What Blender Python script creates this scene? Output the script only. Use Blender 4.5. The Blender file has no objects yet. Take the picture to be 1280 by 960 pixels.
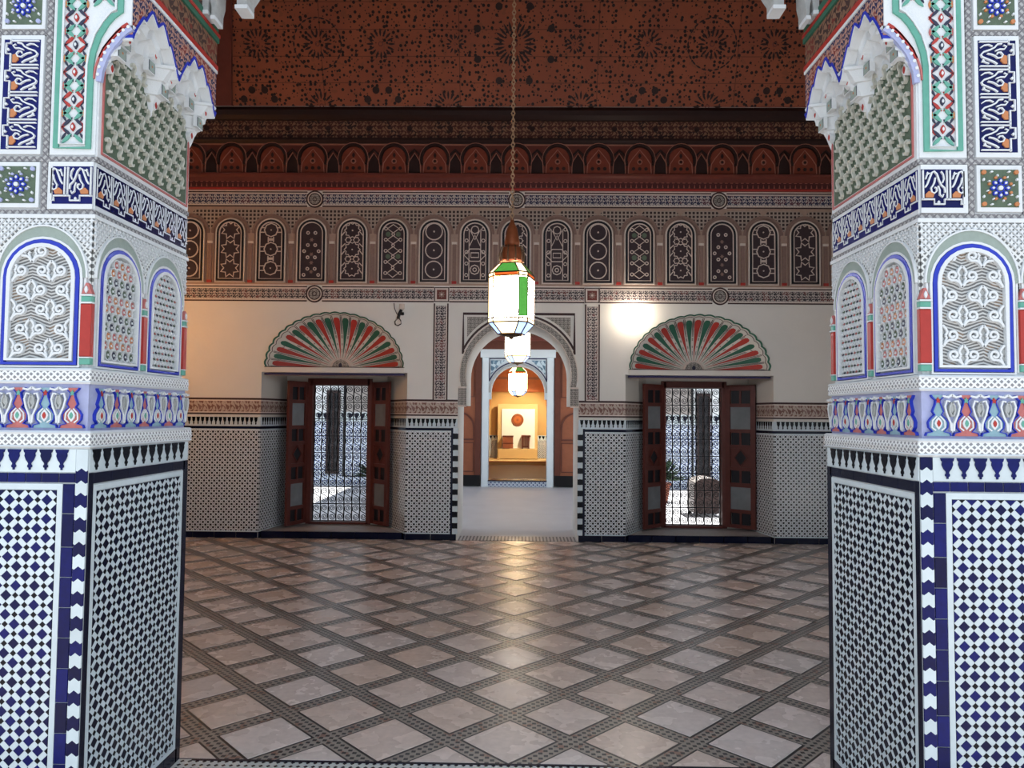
import bpy, math, random
from mathutils import Vector, Matrix
random.seed(7)
SC = bpy.context.scene
COL = SC.collection
PI = math.pi

# ------------------------------------------------------------------ camera
F, PT, YW, RL = 889.7, 0.0435, 0.015, 0.0088
r0 = Vector((math.cos(YW), math.sin(YW), 0)); f0 = Vector((-math.sin(YW), math.cos(YW), 0)); zz = Vector((0, 0, 1))
fw = f0 * math.cos(PT) + zz * math.sin(PT); up = -f0 * math.sin(PT) + zz * math.cos(PT)
cxv = r0 * math.cos(RL) + up * math.sin(RL); cyv = -r0 * math.sin(RL) + up * math.cos(RL)
cam = bpy.data.cameras.new('camera'); cam.sensor_width = 36; cam.lens = F / 1280 * 36; cam.clip_start = .05; cam.clip_end = 200
co = bpy.data.objects.new('camera', cam); COL.objects.link(co)
m = Matrix.Identity(4)
for i in range(3):
    m[i][0] = cxv[i]; m[i][1] = cyv[i]; m[i][2] = -fw[i]
m[2][3] = 1.6
co.matrix_world = m
SC.camera = co

# ------------------------------------------------------------------ world and exposure
w = bpy.data.worlds.new('sky'); SC.world = w; w.use_nodes = True
bg = w.node_tree.nodes['Background']; bg.inputs[0].default_value = (.74, .86, 1.0, 1); bg.inputs[1].default_value = 1.05
SC.view_settings.view_transform = 'Standard'; SC.view_settings.look = 'None'; SC.view_settings.gamma = 1
SC.view_settings.use_curve_mapping = False
SC.view_settings.exposure = 0.42
sun = bpy.data.lights.new('sun', 'SUN'); sun.energy = 10.0; sun.angle = .01; sun.color = (1, .96, .9)
so = bpy.data.objects.new('sun', sun); COL.objects.link(so)
so.rotation_euler = Vector((.30, .10, 1)).to_track_quat('Z', 'Y').to_euler(); so.location = (6, 13, 14)

# ------------------------------------------------------------------ node helpers
def lin(c):
    return tuple(x / 12.92 if x <= .04045 else ((x + .055) / 1.055) ** 2.4 for x in c)
def hx(s):
    return lin([int(s[i:i + 2], 16) / 255 for i in (0, 2, 4)])
NT = None
class E:
    def __init__(s, k): s.k = k
    def __add__(a, b): return M('ADD', a, b)
    __radd__ = __add__
    def __sub__(a, b): return M('SUBTRACT', a, b)
    def __rsub__(a, b): return M('SUBTRACT', b, a)
    def __mul__(a, b): return M('MULTIPLY', a, b)
    __rmul__ = __mul__
    def __truediv__(a, b): return M('DIVIDE', a, b)
def put(sock, val):
    if isinstance(val, E): NT.links.new(val.k, sock)
    elif isinstance(val, (tuple, list)): sock.default_value = tuple(val)[:3] + ((1,) if len(sock.default_value) == 4 else ())
    else: sock.default_value = val
def M(op, a, b=None, c=None):
    n = NT.nodes.new('ShaderNodeMath'); n.operation = op
    put(n.inputs[0], a)
    if b is not None: put(n.inputs[1], b)
    if c is not None: put(n.inputs[2], c)
    return E(n.outputs[0])
def fr(a): return M('FRACT', a)
def ab(a): return M('ABSOLUTE', a)
def lt(a, b): return M('LESS_THAN', a, b)
def gt(a, b): return M('GREATER_THAN', a, b)
def mn(a, b): return M('MINIMUM', a, b)
def mx(a, b): return M('MAXIMUM', a, b)
def sn(a): return M('SINE', a)
def mixc(f, a, b):
    n = NT.nodes.new('ShaderNodeMix'); n.data_type = 'RGBA'
    put(n.inputs[0], f); put(n.inputs[6], a); put(n.inputs[7], b)
    return E(n.outputs[2])
def UV():
    n = NT.nodes.new('ShaderNodeUVMap'); s = NT.nodes.new('ShaderNodeSeparateXYZ')
    NT.links.new(n.outputs[0], s.inputs[0]); return E(s.outputs[0]), E(s.outputs[1])
def vec(x, y, z=0.0):
    n = NT.nodes.new('ShaderNodeCombineXYZ'); put(n.inputs[0], x); put(n.inputs[1], y); put(n.inputs[2], z); return E(n.outputs[0])
def noise(scale, detail=3, v=None, rough=.55, col=False):
    n = NT.nodes.new('ShaderNodeTexNoise'); n.inputs['Scale'].default_value = scale; n.inputs['Detail'].default_value = detail
    n.inputs['Roughness'].default_value = rough
    if v is None:
        t = NT.nodes.new('ShaderNodeNewGeometry'); NT.links.new(t.outputs['Position'], n.inputs['Vector'])
    else: put(n.inputs['Vector'], v)
    return E(n.outputs[1 if col else 0])
def voro(scale, v, feat='F1', rnd=1.0, out=0):
    n = NT.nodes.new('ShaderNodeTexVoronoi'); n.feature = feat; n.inputs['Scale'].default_value = scale
    n.inputs['Randomness'].default_value = rnd; put(n.inputs['Vector'], v); return E(n.outputs[out])
def orand():
    n = NT.nodes.new('ShaderNodeObjectInfo'); return E(n.outputs['Random'])
MATS = {}
def mat(name, fn):
    """fn() returns dict(color, rough, bump=(height, strength, dist), metal, emit=(color, strength), trans, spec)"""
    global NT
    mm = bpy.data.materials.new(name); mm.use_nodes = True; NT = mm.node_tree
    b = NT.nodes['Principled BSDF']; d = fn()
    put(b.inputs['Base Color'], d['color']); put(b.inputs['Roughness'], d.get('rough', .6)); put(b.inputs['Metallic'], d.get('metal', 0.0))
    b.inputs['Specular IOR Level'].default_value = d.get('spec', .4)
    if 'bump' in d:
        n = NT.nodes.new('ShaderNodeBump'); put(n.inputs['Height'], d['bump'][0]); n.inputs['Strength'].default_value = d['bump'][1]
        n.inputs['Distance'].default_value = d['bump'][2]; NT.links.new(n.outputs[0], b.inputs['Normal'])
    if 'emit' in d:
        put(b.inputs['Emission Color'], d['emit'][0]); put(b.inputs['Emission Strength'], d['emit'][1])
    if 'trans' in d: b.inputs['Transmission Weight'].default_value = d['trans']
    MATS[name] = mm; return mm
def flat(name, col, rough=.6, var=.15, scale=9, bump=0, metal=0.0, spec=.4, rnd=0.0):
    col = hx(col) if isinstance(col, str) else col
    def fn():
        k = noise(scale, 4); f = (k - .5) * (2 * var) + 1.0
        if rnd: f = f * ((orand() - .5) * rnd + 1.0)
        d = dict(color=mixc(1.0, (0, 0, 0), tint(col, f)), rough=rough, metal=metal, spec=spec)
        if bump: d['bump'] = (noise(scale * 12, 3), bump, .01)
        return d
    return mat(name, fn)
def tint(col, f):
    n = NT.nodes.new('ShaderNodeVectorMath'); n.operation = 'SCALE'; put(n.inputs[0], col); put(n.inputs['Scale'], f); return E(n.outputs[0])

# ------------------------------------------------------------------ materials
flat('plaster_white', 'D9DDDF', .7, .10, 14, .25)
flat('plaster_carved', 'B2B5B4', .75, .22, 40, .5)
flat('plaster_cream', 'DEDAD2', .75, .06, 2.5, .12)
flat('curl', 'CACABE', .75, .2, 40, .4)
flat('plaster_alcove', 'D6D0C6', .75, .06, 3, .12)
flat('green_carved', '5E6F5C', .75, .35, 30, .6)
flat('green_grey', '9DABA3', .75, .15, 40, .5)
flat('paint_blue', '2336B0', .45, .2, 30)
flat('paint_violet', 'A3A9CC', .55, .25, 25)
flat('paint_red', 'A8322A', .5, .2, 30)
flat('paint_orange', 'BE7A4C', .5, .2, 30)
flat('paint_teal', '5FA08E', .55, .2, 30)
flat('paint_sea', '86A8B4', .55, .25, 40)
flat('paint_rose', 'B86A66', .55, .25, 40)
flat('paint_dark', '2A2E44', .55, .2, 30)
flat('tile_blue', '080F50', .22, .4, 40, 0, 0, .2, 1.0)
flat('tile_navy', '0A1028', .22, .3, 30, 0, 0, .25, .3)
flat('tile_black', '070A14', .22, .3, 30, 0, 0, .2, .3)
flat('tile_white', 'CEDADE', .22, .10, 25, 0, 0, .35, .14)
flat('grout', 'B9BFC0', .7, .1, 20)
flat('wood_red', '6A3228', .5, .3, 8)
flat('wood_shutter', '5C2A22', .45, .3, 12, .2)
flat('wood_dark', '2A1614', .5, .3, 10)
flat('wood_door', '8E5236', .45, .25, 9, .2)
flat('wood_door_dark', '5E2E20', .45, .25, 9, .2)
flat('wood_orange', 'B8622A', .5, .25, 6)
flat('iron', '0C0D12', .5, .2, 20, 0, .3)
flat('copper', '9A5634', .4, .35, 30, 0, .4)
flat('brass', '6B5138', .4, .3, 30, 0, .6)
flat('line_dark', '3A2422', .6, .2, 20)
flat('line_light', 'D9CCC0', .65, .15, 20)
flat('fan_red', 'B23A30', .6, .18, 20)
flat('fan_green', '2F6450', .6, .2, 20)
flat('line_navy', '22204E', .6, .2, 20)
flat('pane_dusty', '7E8284', .25, .3, 6)
flat('far_beige', 'C9A064', .7, .08, 2)
flat('far_board', 'D2B27A', .6, .06, 3)
flat('white_board', 'F2EFE6', .6, .03, 3)
flat('leaf_dark', '1E3A22', .6, .4, 20)
flat('terracotta', '8A4A34', .7, .2, 10)
flat('white_frame', 'DCE8EE', .6, .05, 5)
flat('stone_grey', '9A9490', .55, .15, 6)
flat('chain_metal', 'B89878', .5, .3, 40, 0, 0.0)

def fn_marble():
    k = noise(3.2, 5); q = noise(26, 4); r = orand()
    base = mixc(r, hx('DAC6B8'), hx('D2CBC8'))
    c = mixc(k * .3, base, hx('A98C7C'))
    return dict(color=tint(c, (q - .5) * .34 + .95 + (r - .5) * .12), rough=(noise(5, 3) * .2 + .17), spec=.38, bump=(noise(7, 2), .06, .01))
mat('marble', fn_marble)

S_D, X0F, Y0F = .6019, -.0522, 8.9873
PIT = S_D / math.sqrt(2); TIL = PIT * .75
def fn_band():
    u, v = UV()                       # u,v are coordinates along the diagonal grid, tile centres at integers*PIT
    a = ab(fr(u / PIT + .5) - .5) * PIT; b = ab(fr(v / PIT + .5) - .5) * PIT
    e = mx(a, b) - TIL / 2             # distance from the tile edge
    q = (PIT - TIL) / 3
    cu = fr(u / q) - .5; cv = fr(v / q) - .5
    loz = lt(ab(cu) + ab(cv), .40)
    cell = voro(1 / q, vec(u, v), 'F1', .1, 1)
    n = noise(18, 2)
    light = mixc(gt(n, .6), hx('8E8880'), hx('86685C'))
    c = mixc(loz, light, hx('161A22'))
    c = mixc(lt(e, .013), c, hx('14151C'))
    return dict(color=c, rough=.3, spec=.5, bump=(noise(60, 2), .2, .004))
mat('floor_band', fn_band)
def fn_thresh():
    u, v = UV(); q = .034
    l1 = lt(ab(fr(u / q) - .5) + ab(fr(v / q) - .5), .33)
    return dict(color=mixc(l1, hx('B9BDBA'), hx('14161F')), rough=.25, spec=.5)
mat('threshold_mosaic', fn_thresh)
def fn_ribbed():
    u, v = UV()
    return dict(color=mixc(lt(fr(u / .045), .45), hx('B4B6B8'), hx('4A4E58')), rough=.4)
mat('mosaic_ribbed', fn_ribbed)
def zell(p, dark, light, rot=True):
    u, v = UV()
    a = fr((u + v) / p) - .5; b = fr((u - v) / p) - .5
    d = M('SQRT', a * a + b * b)
    spot = lt(d, .30)
    x = mx(ab(a), ab(b))
    corner = gt(mn(ab(a), ab(b)), .37)
    edge = lt(mn(.5 - ab(a), .5 - ab(b)), .05) * gt(x, .4) * lt(mn(ab(a), ab(b)), .16)
    k = mx(mx(spot, corner), edge)
    return mixc(k, light, dark)
def fn_zb(): return dict(color=zell(.066, hx('080A12'), hx('E0E4E6')), rough=.22, spec=.5)
mat('dado_mosaic', fn_zb)
def fn_zblue(): return dict(color=zell(.09, hx('34497E'), hx('DCE6F0')), rough=.3)
mat('dado_mosaic_blue', fn_zblue)

def scroll(p, q):
    u, v = UV()
    a = sn((u * (6.283 / p)) + sn(v * (6.283 / q)) * 2.2)
    b = sn((v * (6.283 / q)) + sn(u * (6.283 / p) + 1.1) * 2.4)
    n = noise(60, 2, vec(u, v))
    return a * b + (n - .5) * .9
def fn_scroll(p, q, dark, light, c3, thr=.0):
    def fn():
        k = scroll(p, q); u, v = UV()
        g = noise(7, 2, vec(u, v))
        d = mixc(gt(g, .56), dark, c3)
        f = gt(k, thr)
        return dict(color=mixc(f, d, light), rough=.7, bump=(f, .4, .004))
    return fn
mat('scroll_band', fn_scroll(.075, .07, hx('2E2630'), hx('B9AEA8'), hx('6A3A3A')))
mat('scroll_band_blue', fn_scroll(.08, .09, hx('26284A'), hx('BDB4B0'), hx('5A3040')))
mat('scroll_vine', fn_scroll(.12, .17, hx('7C5A50'), hx('B7A498'), hx('8A6A66')))
mat('scroll_grey', fn_scroll(.05, .05, hx('6A6660'), hx('AFA8A0'), hx('74706A')))
mat('scroll_wood', fn_scroll(.13, .12, hx('4A2620'), hx('84604A'), hx('2A1618'), .1))
mat('scroll_painted', fn_scroll(.045, .05, hx('20264E'), hx('B48A78'), hx('7A2C28')))
mat('scroll_beam', fn_scroll(.09, .08, hx('3A2420'), hx('7A5A44'), hx('6A2A20')))
mat('scroll_far', fn_scroll(.3, .3, hx('5A7A90'), hx('C8DCE6'), hx('6A8AA0')))
def fn_lattice():
    u, v = UV(); p = .026; v = v - 2.31
    a = fr((u + v) / p) - .5; b = fr((u - v) / p) - .5
    k = lt(mx(ab(a), ab(b)), .3)
    return dict(color=mixc(k, hx('DDDFDD'), hx('6E7070')), rough=.75, bump=(k, -.6, .006))
mat('lattice_carved', fn_lattice)
def fn_latback():
    u, v = UV(); p = .05
    k = lt(mx(ab(fr(u / p) - .5), ab(fr(v / p) - .5)), .3)
    return dict(color=mixc(k, hx('A8988C'), hx('3A2C2A')), rough=.75)
mat('lattice_back', fn_latback)
def fn_rope():
    u, v = UV(); k = lt(fr((u + v) / .028), .5)
    j = lt(fr((u - v) / .028), .25)
    return dict(color=mixc(mx(k * .8, j), hx('A9A9A8'), hx('6C6A6E')), rough=.75, bump=(k, .5, .005))
mat('rope_carved', fn_rope)
def fn_bead():
    u, v = UV(); p = .024
    a = ab(fr((u + v) / p) - .5); b = ab(fr((u - v) / p) - .5)
    k = gt(mn(a, b), .2)
    return dict(color=mixc(k, hx('E6E8E8'), hx('86888C')), rough=.7, bump=(k, -.8, .006))
mat('bead_carved', fn_bead)
def fn_wavy():
    u, v = UV()
    t = sn((v + ab(fr(u / .147) - .5) * .05) * 520.0 + noise(14, 2, vec(u, v)) * 9.0)
    k = gt(t, .1)
    n = noise(12, 2, vec(u, v))
    c = mixc(gt(n, .57), hx('6E6E6E'), hx('857466'))
    return dict(color=mixc(k, c, hx('C4C5C3')), rough=.75, bump=(k, .6, .005))
mat('wavy_carved', fn_wavy)
def fn_panel():
    u, v = UV()
    w2 = vec(u, v)
    d = voro(17.5, w2, 'F1', .6)
    e = voro(23, w2, 'F1', .8)
    n = noise(1.6, 3, w2)
    base = mixc(n, hx('7A3E30'), hx('A85E3C'))
    base = mixc(gt(noise(9, 2, w2), .62) * .5, base, hx('7A4A32'))
    k = mx(lt(d, .34), lt(e, .22) * .8)
    pl = lt(fr(v / .31 + .12), .03)
    px = lt(fr(u / 1.75 + .43), .006)
    return dict(color=mixc(mx(k, mx(pl, px) * .5), base, hx('1E0F10')), rough=.6, bump=(d, .3, .01))
mat('painted_ceiling', fn_panel)
def fn_beadrow():
    u, v = UV()
    k = lt(ab(fr(u / .068) - .5) * 2 + fr(v / .1) * .6, .55)
    return dict(color=mixc(k, hx('4A1E1C'), hx('9A5A50')), rough=.6)
mat('wood_beadrow', fn_beadrow)
def fn_outfloor():
    n = noise(2, 3)
    return dict(color=mixc(n, hx('B4B6BA'), hx('C6C8CC')), rough=.55)
mat('outdoor_floor', fn_outfloor)
def emit(name, col, s, rough=.2, mottled=0.0):
    def fn():
        c = hx(col)
        st = s
        if mottled:
            st = (noise(60, 3) - .5) * (2 * mottled * s) + s
        return dict(color=c, rough=rough, emit=(c, st))
    return mat(name, fn)
emit('glass_white', 'F4F6FF', 56.0)
emit('glass_soft', 'FFF6E4', 9.0)
emit('glass_warm', 'FFE6B4', 3.0, .2, .5)
emit('glass_blue', 'A6C0F4', 1.3, .2, .4)
emit('glass_green', '58A848', .55, .2, .5)
emit('glass_orange', 'E8692A', .6, .2, .3)
emit('bulb', 'FFF0DC', 26.0)
emit('glass_far', 'FFDFA8', 22.0)

# ------------------------------------------------------------------ mesh builder on a face frame
class Frame:
    def __init__(s, o, u, v, n):
        s.o, s.u, s.v, s.n = Vector(o), Vector(u), Vector(v), Vector(n)
        s.flip = s.u.cross(s.v).dot(s.n) < 0
    def __call__(s, u, v, n=0): return s.o + s.u * u + s.v * v + s.n * n
WORLD = Frame((0, 0, 0), (1, 0, 0), (0, 1, 0), (0, 0, 1))
def area(p): return sum(p[i - 1][0] * p[i][1] - p[i][0] * p[i - 1][1] for i in range(len(p))) / 2
class MB:
    def __init__(s, f=WORLD): s.f = f; s.v = []; s.uv = []; s.fc = []; s.mi = []; s.ml = []
    def slot(s, mname):
        if mname not in s.ml: s.ml.append(mname)
        return s.ml.index(mname)
    def pt(s, u, v, n=0, uv=None):
        s.v.append(s.f(u, v, n)); s.uv.append(uv or (u, v)); return len(s.v) - 1
    def face(s, idx, k): s.fc.append(tuple(reversed(idx)) if s.f.flip else tuple(idx)); s.mi.append(k)
    def prism(s, poly, n0, n1, mname, ch=0, side=None, back=False):
        if area(poly) < 0: poly = poly[::-1]
        k = s.slot(mname); ks = s.slot(side) if side else k; N = len(poly)
        a = [s.pt(x, y, n0) for x, y in poly]
        if ch:
            gx = sum(p[0] for p in poly) / N; gy = sum(p[1] for p in poly) / N
            R = sum(math.hypot(p[0] - gx, p[1] - gy) for p in poly) / N; q = max(0, 1 - ch / R)
            b = [s.pt(x, y, n1 - ch) for x, y in poly]
            c = [s.pt(gx + (x - gx) * q, gy + (y - gy) * q, n1) for x, y in poly]
            for i in range(N): s.face((b[i - 1], b[i], c[i], c[i - 1]), k)
            s.face(c, k)
        else:
            b = [s.pt(x, y, n1) for x, y in poly]; s.face(b, k)
        for i in range(N): s.face((a[i - 1], a[i], b[i], b[i - 1]), ks)
        if back: s.face(a[::-1], k)
    def rect(s, u0, v0, u1, v1, n0, n1, mname, ch=0, side=None, back=False):
        s.prism([(u0, v0), (u1, v0), (u1, v1), (u0, v1)], n0, n1, mname, ch, side, back)
    def quad(s, pts, mname, uvs=None):
        k = s.slot(mname); s.face([s.pt(*p, uv=(uvs[i] if uvs else None)) for i, p in enumerate(pts)], k)
    def stroke(s, pts, wd, n0, n1, mname, closed=False):
        k = s.slot(mname); N = len(pts); L = []; R = []
        for i, p in enumerate(pts):
            a = pts[i - 1] if (i or closed) else p; b = pts[(i + 1) % N] if (i < N - 1 or closed) else p
            dx, dy = b[0] - a[0], b[1] - a[1]; l = math.hypot(dx, dy) or 1
            ww = (wd[i] if isinstance(wd, (list, tuple)) else wd) / 2
            nx, ny = -dy / l * ww, dx / l * ww
            L.append((p[0] + nx, p[1] + ny)); R.append((p[0] - nx, p[1] - ny))
        lt_, rt_ = [s.pt(*p, n1) for p in L], [s.pt(*p, n1) for p in R]
        lb, rb = [s.pt(*p, n0) for p in L], [s.pt(*p, n0) for p in R]
        for i in range(N if closed else N - 1):
            j = (i + 1) % N
            s.face((rt_[i], rt_[j], lt_[j], lt_[i]), k); s.face((rb[i], rb[j], rt_[j], rt_[i]), k); s.face((lt_[i], lt_[j], lb[j], lb[i]), k)
        if not closed:
            s.face((lb[0], rb[0], rt_[0], lt_[0]), k); s.face((lt_[-1], rt_[-1], rb[-1], lb[-1]), k)
    def profile(s, prof, u0, u1, mname, ends=True, mitre=False):
        """prof: list of (v, n) from bottom to top, swept along u"""
        k = s.slot(mname); d = 0; prev = None; A = []; B = []
        for v, n in prof:
            if prev: d += math.hypot(v - prev[0], n - prev[1])
            prev = (v, n); A.append(s.pt(u0 - n if mitre else u0, v, n, (u0, d))); B.append(s.pt(u1, v, n, (u1, d)))
        for i in range(len(prof) - 1): s.face((A[i], B[i], B[i + 1], A[i + 1]), k)
        if ends and len(prof) > 2: s.face(A, k); s.face(B[::-1], k)
    def build(s, name, parent=None, loc=None, smooth=False):
        if loc is None:
            loc = sum(s.v, Vector()) / max(1, len(s.v))
            if parent is None: loc.z = min(q.z for q in s.v)
        loc = Vector(loc)
        me = bpy.data.meshes.new(name)
        me.from_pydata([tuple(q - loc) for q in s.v], [], s.fc)
        for q in s.ml: me.materials.append(MATS[q])
        if len(s.ml) > 1: me.polygons.foreach_set('material_index', s.mi)
        ul = me.uv_layers.new(name='UVMap')
        vi = [0] * len(me.loops); me.loops.foreach_get('vertex_index', vi)
        fl = [0.0] * (2 * len(vi))
        for i, q in enumerate(vi): fl[2 * i], fl[2 * i + 1] = s.uv[q]
        ul.data.foreach_set('uv', fl)
        if smooth: me.polygons.foreach_set('use_smooth', [True] * len(me.polygons))
        me.update()
        o = bpy.data.objects.new(name, me); COL.objects.link(o); o.location = loc
        if parent: attach(o, parent)
        return o
WLOC = {}
def wloc(o):
    p = Vector(o.location); q = o.parent
    while q: p = p + Vector(q.location); q = q.parent
    return p
def attach(o, parent):
    base = wloc(parent); o.parent = parent; o.location = Vector(o.location) - base
def inst(src, parent, loc, name=None):
    o = src.copy(); COL.objects.link(o); o.parent = None; o.location = loc
    attach(o, parent); return o
def empty(name, loc=(0, 0, 0)):
    o = bpy.data.objects.new(name, None); COL.objects.link(o); o.location = loc; o.empty_display_size = .1; return o
def tag(o, label, cat, kind=None, group=None):
    o['label'] = label; o['category'] = cat
    if kind: o['kind'] = kind
    if group: o['group'] = group
    return o
def stuff(o): o['kind'] = 'stuff'; return o
def arc(cx, cy, r, a0, a1, n, ry=None):
    return [(cx + r * math.cos(a0 + (a1 - a0) * i / n), cy + (ry or r) * math.sin(a0 + (a1 - a0) * i / n)) for i in range(n + 1)]
def disc(cx, cy, r, n=12): return [(cx + r * math.cos(2 * PI * i / n), cy + r * math.sin(2 * PI * i / n)) for i in range(n)]
def leaf(cx, cy, ang, L, W, n=4):
    c, s_ = math.cos(ang), math.sin(ang); P = []
    for i in range(n + 1): t = i / n; P.append((L * (t - .5), W / 2 * math.sin(PI * t)))
    for i in range(1, n): t = 1 - i / n; P.append((L * (t - .5), -W / 2 * math.sin(PI * t)))
    return [(cx + x * c - y * s_, cy + x * s_ + y * c) for x, y in P]
def star(cx, cy, r1, r2, k, a0=0): return [(cx + (r1 if i % 2 == 0 else r2) * math.cos(a0 + PI * i / k), cy + (r1 if i % 2 == 0 else r2) * math.sin(a0 + PI * i / k)) for i in range(2 * k)]
def box3(mb, x0, y0, z0, x1, y1, z1, mname):
    P = [(x, y, z) for z in (z0, z1) for x, y in ((x0, y0), (x1, y0), (x1, y1), (x0, y1))]; k = mb.slot(mname)
    def UVf(p, ax): return {0: (p[1], p[2]), 1: (p[0], p[2]), 2: (p[0], p[1])}[ax]
    for ids, ax in (((3, 2, 1, 0), 2), ((4, 5, 6, 7), 2), ((0, 1, 5, 4), 1), ((2, 3, 7, 6), 1), ((1, 2, 6, 5), 0), ((3, 0, 4, 7), 0)):
        mb.face([mb.pt(*P[i], uv=UVf(P[i], ax)) for i in ids], k)
def lathe(mb, cx, cy, prof, mname, n=16, a0=0):
    k = mb.slot(mname); rings = []
    for r, z in prof: rings.append([mb.pt(cx + r * math.cos(a0 + 2 * PI * i / n), cy + r * math.sin(a0 + 2 * PI * i / n), z, (i / n, z)) for i in range(n)])
    for a, b in zip(rings, rings[1:]):
        for i in range(n): j = (i + 1) % n; mb.face((a[i], a[j], b[j], b[i]), k)
    mb.face(rings[0][::-1], k); mb.face(rings[-1], k)
def tube(mb, pts, r, mname, n=6):
    k = mb.slot(mname); rings = []
    for i, p in enumerate(pts):
        p = Vector(p); d = (Vector(pts[min(i + 1, len(pts) - 1)]) - Vector(pts[max(i - 1, 0)])).normalized()
        a = d.cross(Vector((0, 0, 1)) if abs(d.z) < .9 else Vector((1, 0, 0))).normalized(); b = d.cross(a)
        rings.append([mb.pt(*(p + a * (r * math.cos(2 * PI * q / n)) + b * (r * math.sin(2 * PI * q / n)))) for q in range(n)])
    for a, b in zip(rings, rings[1:]):
        for q in range(n): mb.face((a[q], a[(q + 1) % n], b[(q + 1) % n], b[q]), k)
    mb.face(rings[0][::-1], k); mb.face(rings[-1], k)

# ------------------------------------------------------------------ key dimensions (metres)
XC, W, YN, YF = -.0775, 1.5325, 2.61, 3.3325      # opening axis, half width, front and rear of the front wall
TH = YF - YN
XB, D = -.085, 9.1258                             # back wall axis and plane
ZC = 8.2                                          # hall ceiling

def clip(poly, u0, v0, u1, v1):
    def cut(P, f, inter):
        out = []
        for i in range(len(P)):
            a, b = P[i - 1], P[i]
            if f(b):
                if not f(a): out.append(inter(a, b))
                out.append(b)
            elif f(a): out.append(inter(a, b))
        return out
    def ix(c): return lambda a, b: (c, a[1] + (b[1] - a[1]) * (c - a[0]) / (b[0] - a[0]))
    def iy(c): return lambda a, b: (a[0] + (b[0] - a[0]) * (c - a[1]) / (b[1] - a[1]), c)
    for f, i in ((lambda p: p[0] >= u0, ix(u0)), (lambda p: p[0] <= u1, ix(u1)), (lambda p: p[1] >= v0, iy(v0)), (lambda p: p[1] <= v1, iy(v1))):
        if not poly: return []
        poly = cut(poly, f, i)
    return poly if len(poly) > 2 and abs(area(poly)) > 1e-6 else []

# ================================================================== FLOOR
fb = MB()
x0, x1, y0, y1 = -5.0, 5.0, YF, 9.75
q2 = math.sqrt(2)
def guv(x, y): return (((x - X0F) + (y - Y0F)) / q2, (-(x - X0F) + (y - Y0F)) / q2)
k = fb.slot('floor_band')
fb.face([fb.pt(x, y, 0, guv(x, y)) for x, y in ((x0, y0), (x1, y0), (x1, y1), (x0, y1))], k)
k = fb.slot('stone_grey')
fb.face([fb.pt(x, y, -.3) for x, y in ((x0, y0), (x0, y1), (x1, y1), (x1, y0))], k)
floor = fb.build('floor', None, (0, 6, 0))
tag(floor, 'hall floor of pale marble squares laid diagonally between mosaic bands', 'floor', 'structure')
dia = TIL / q2
def diamond(r): return [(r, 0), (0, r), (-r, 0), (0, -r)]
tb = MB(); tb.prism(diamond(dia), -.001, .003, 'marble', .002); tile0 = tb.build('marble_tile', None, (0, 0, 0))
first = True; rest = MB(); ntile = 0
for p in range(-30, 31):
    for q in range(-30, 31):
        x = X0F + (p - q) * S_D / 2; y = Y0F + (p + q) * S_D / 2
        if not (x0 - .3 < x < x1 + .3 and y0 - .3 < y < 9.12 + .3): continue
        poly = [(x + a, y + b) for a, b in diamond(dia)]
        full = x0 <= x - dia and x + dia <= x1 and y0 + .01 <= y - dia and y + dia <= 9.11
        vis = abs(x - XC) < 1.55 + (y - YF) * .44
        if vis:
            ntile += 1
            if full:
                if first: tile0.location = (x, y, 0); attach(tile0, floor); first = False
                else: inst(tile0, floor, (x, y, 0))
            else:
                c = clip(poly, x0, y0 + .01, x1, 9.11)
                if c: b = MB(); b.prism(c, -.001, .003, 'marble', .001); b.build('marble_tile', floor)
        else:
            c = clip(poly, x0, y0 + .01, x1, 9.11)
            if c: rest.prism(c, -.001, .003, 'marble')
stuff(rest.build('marble_tiling', floor))
# threshold between the piers and the floor on the camera's side
tbm = MB()
box3(tbm, XC - W, YN - .05, -.3, XC + W, YF, .001, 'threshold_mosaic')
box3(tbm, -7, -8, -.3, 7, YN - .05, 0, 'stone_grey')
b = tbm.build('floor_threshold'); tag(b, 'black and white mosaic threshold strip between the two tiled piers', 'floor', 'structure')
b = MB(); b.rect(XC - W + .1, YF - .012, XC + W - .1, YF + .004, 0, .0025, 'tile_navy'); b.build('dark_border', floor)

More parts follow.
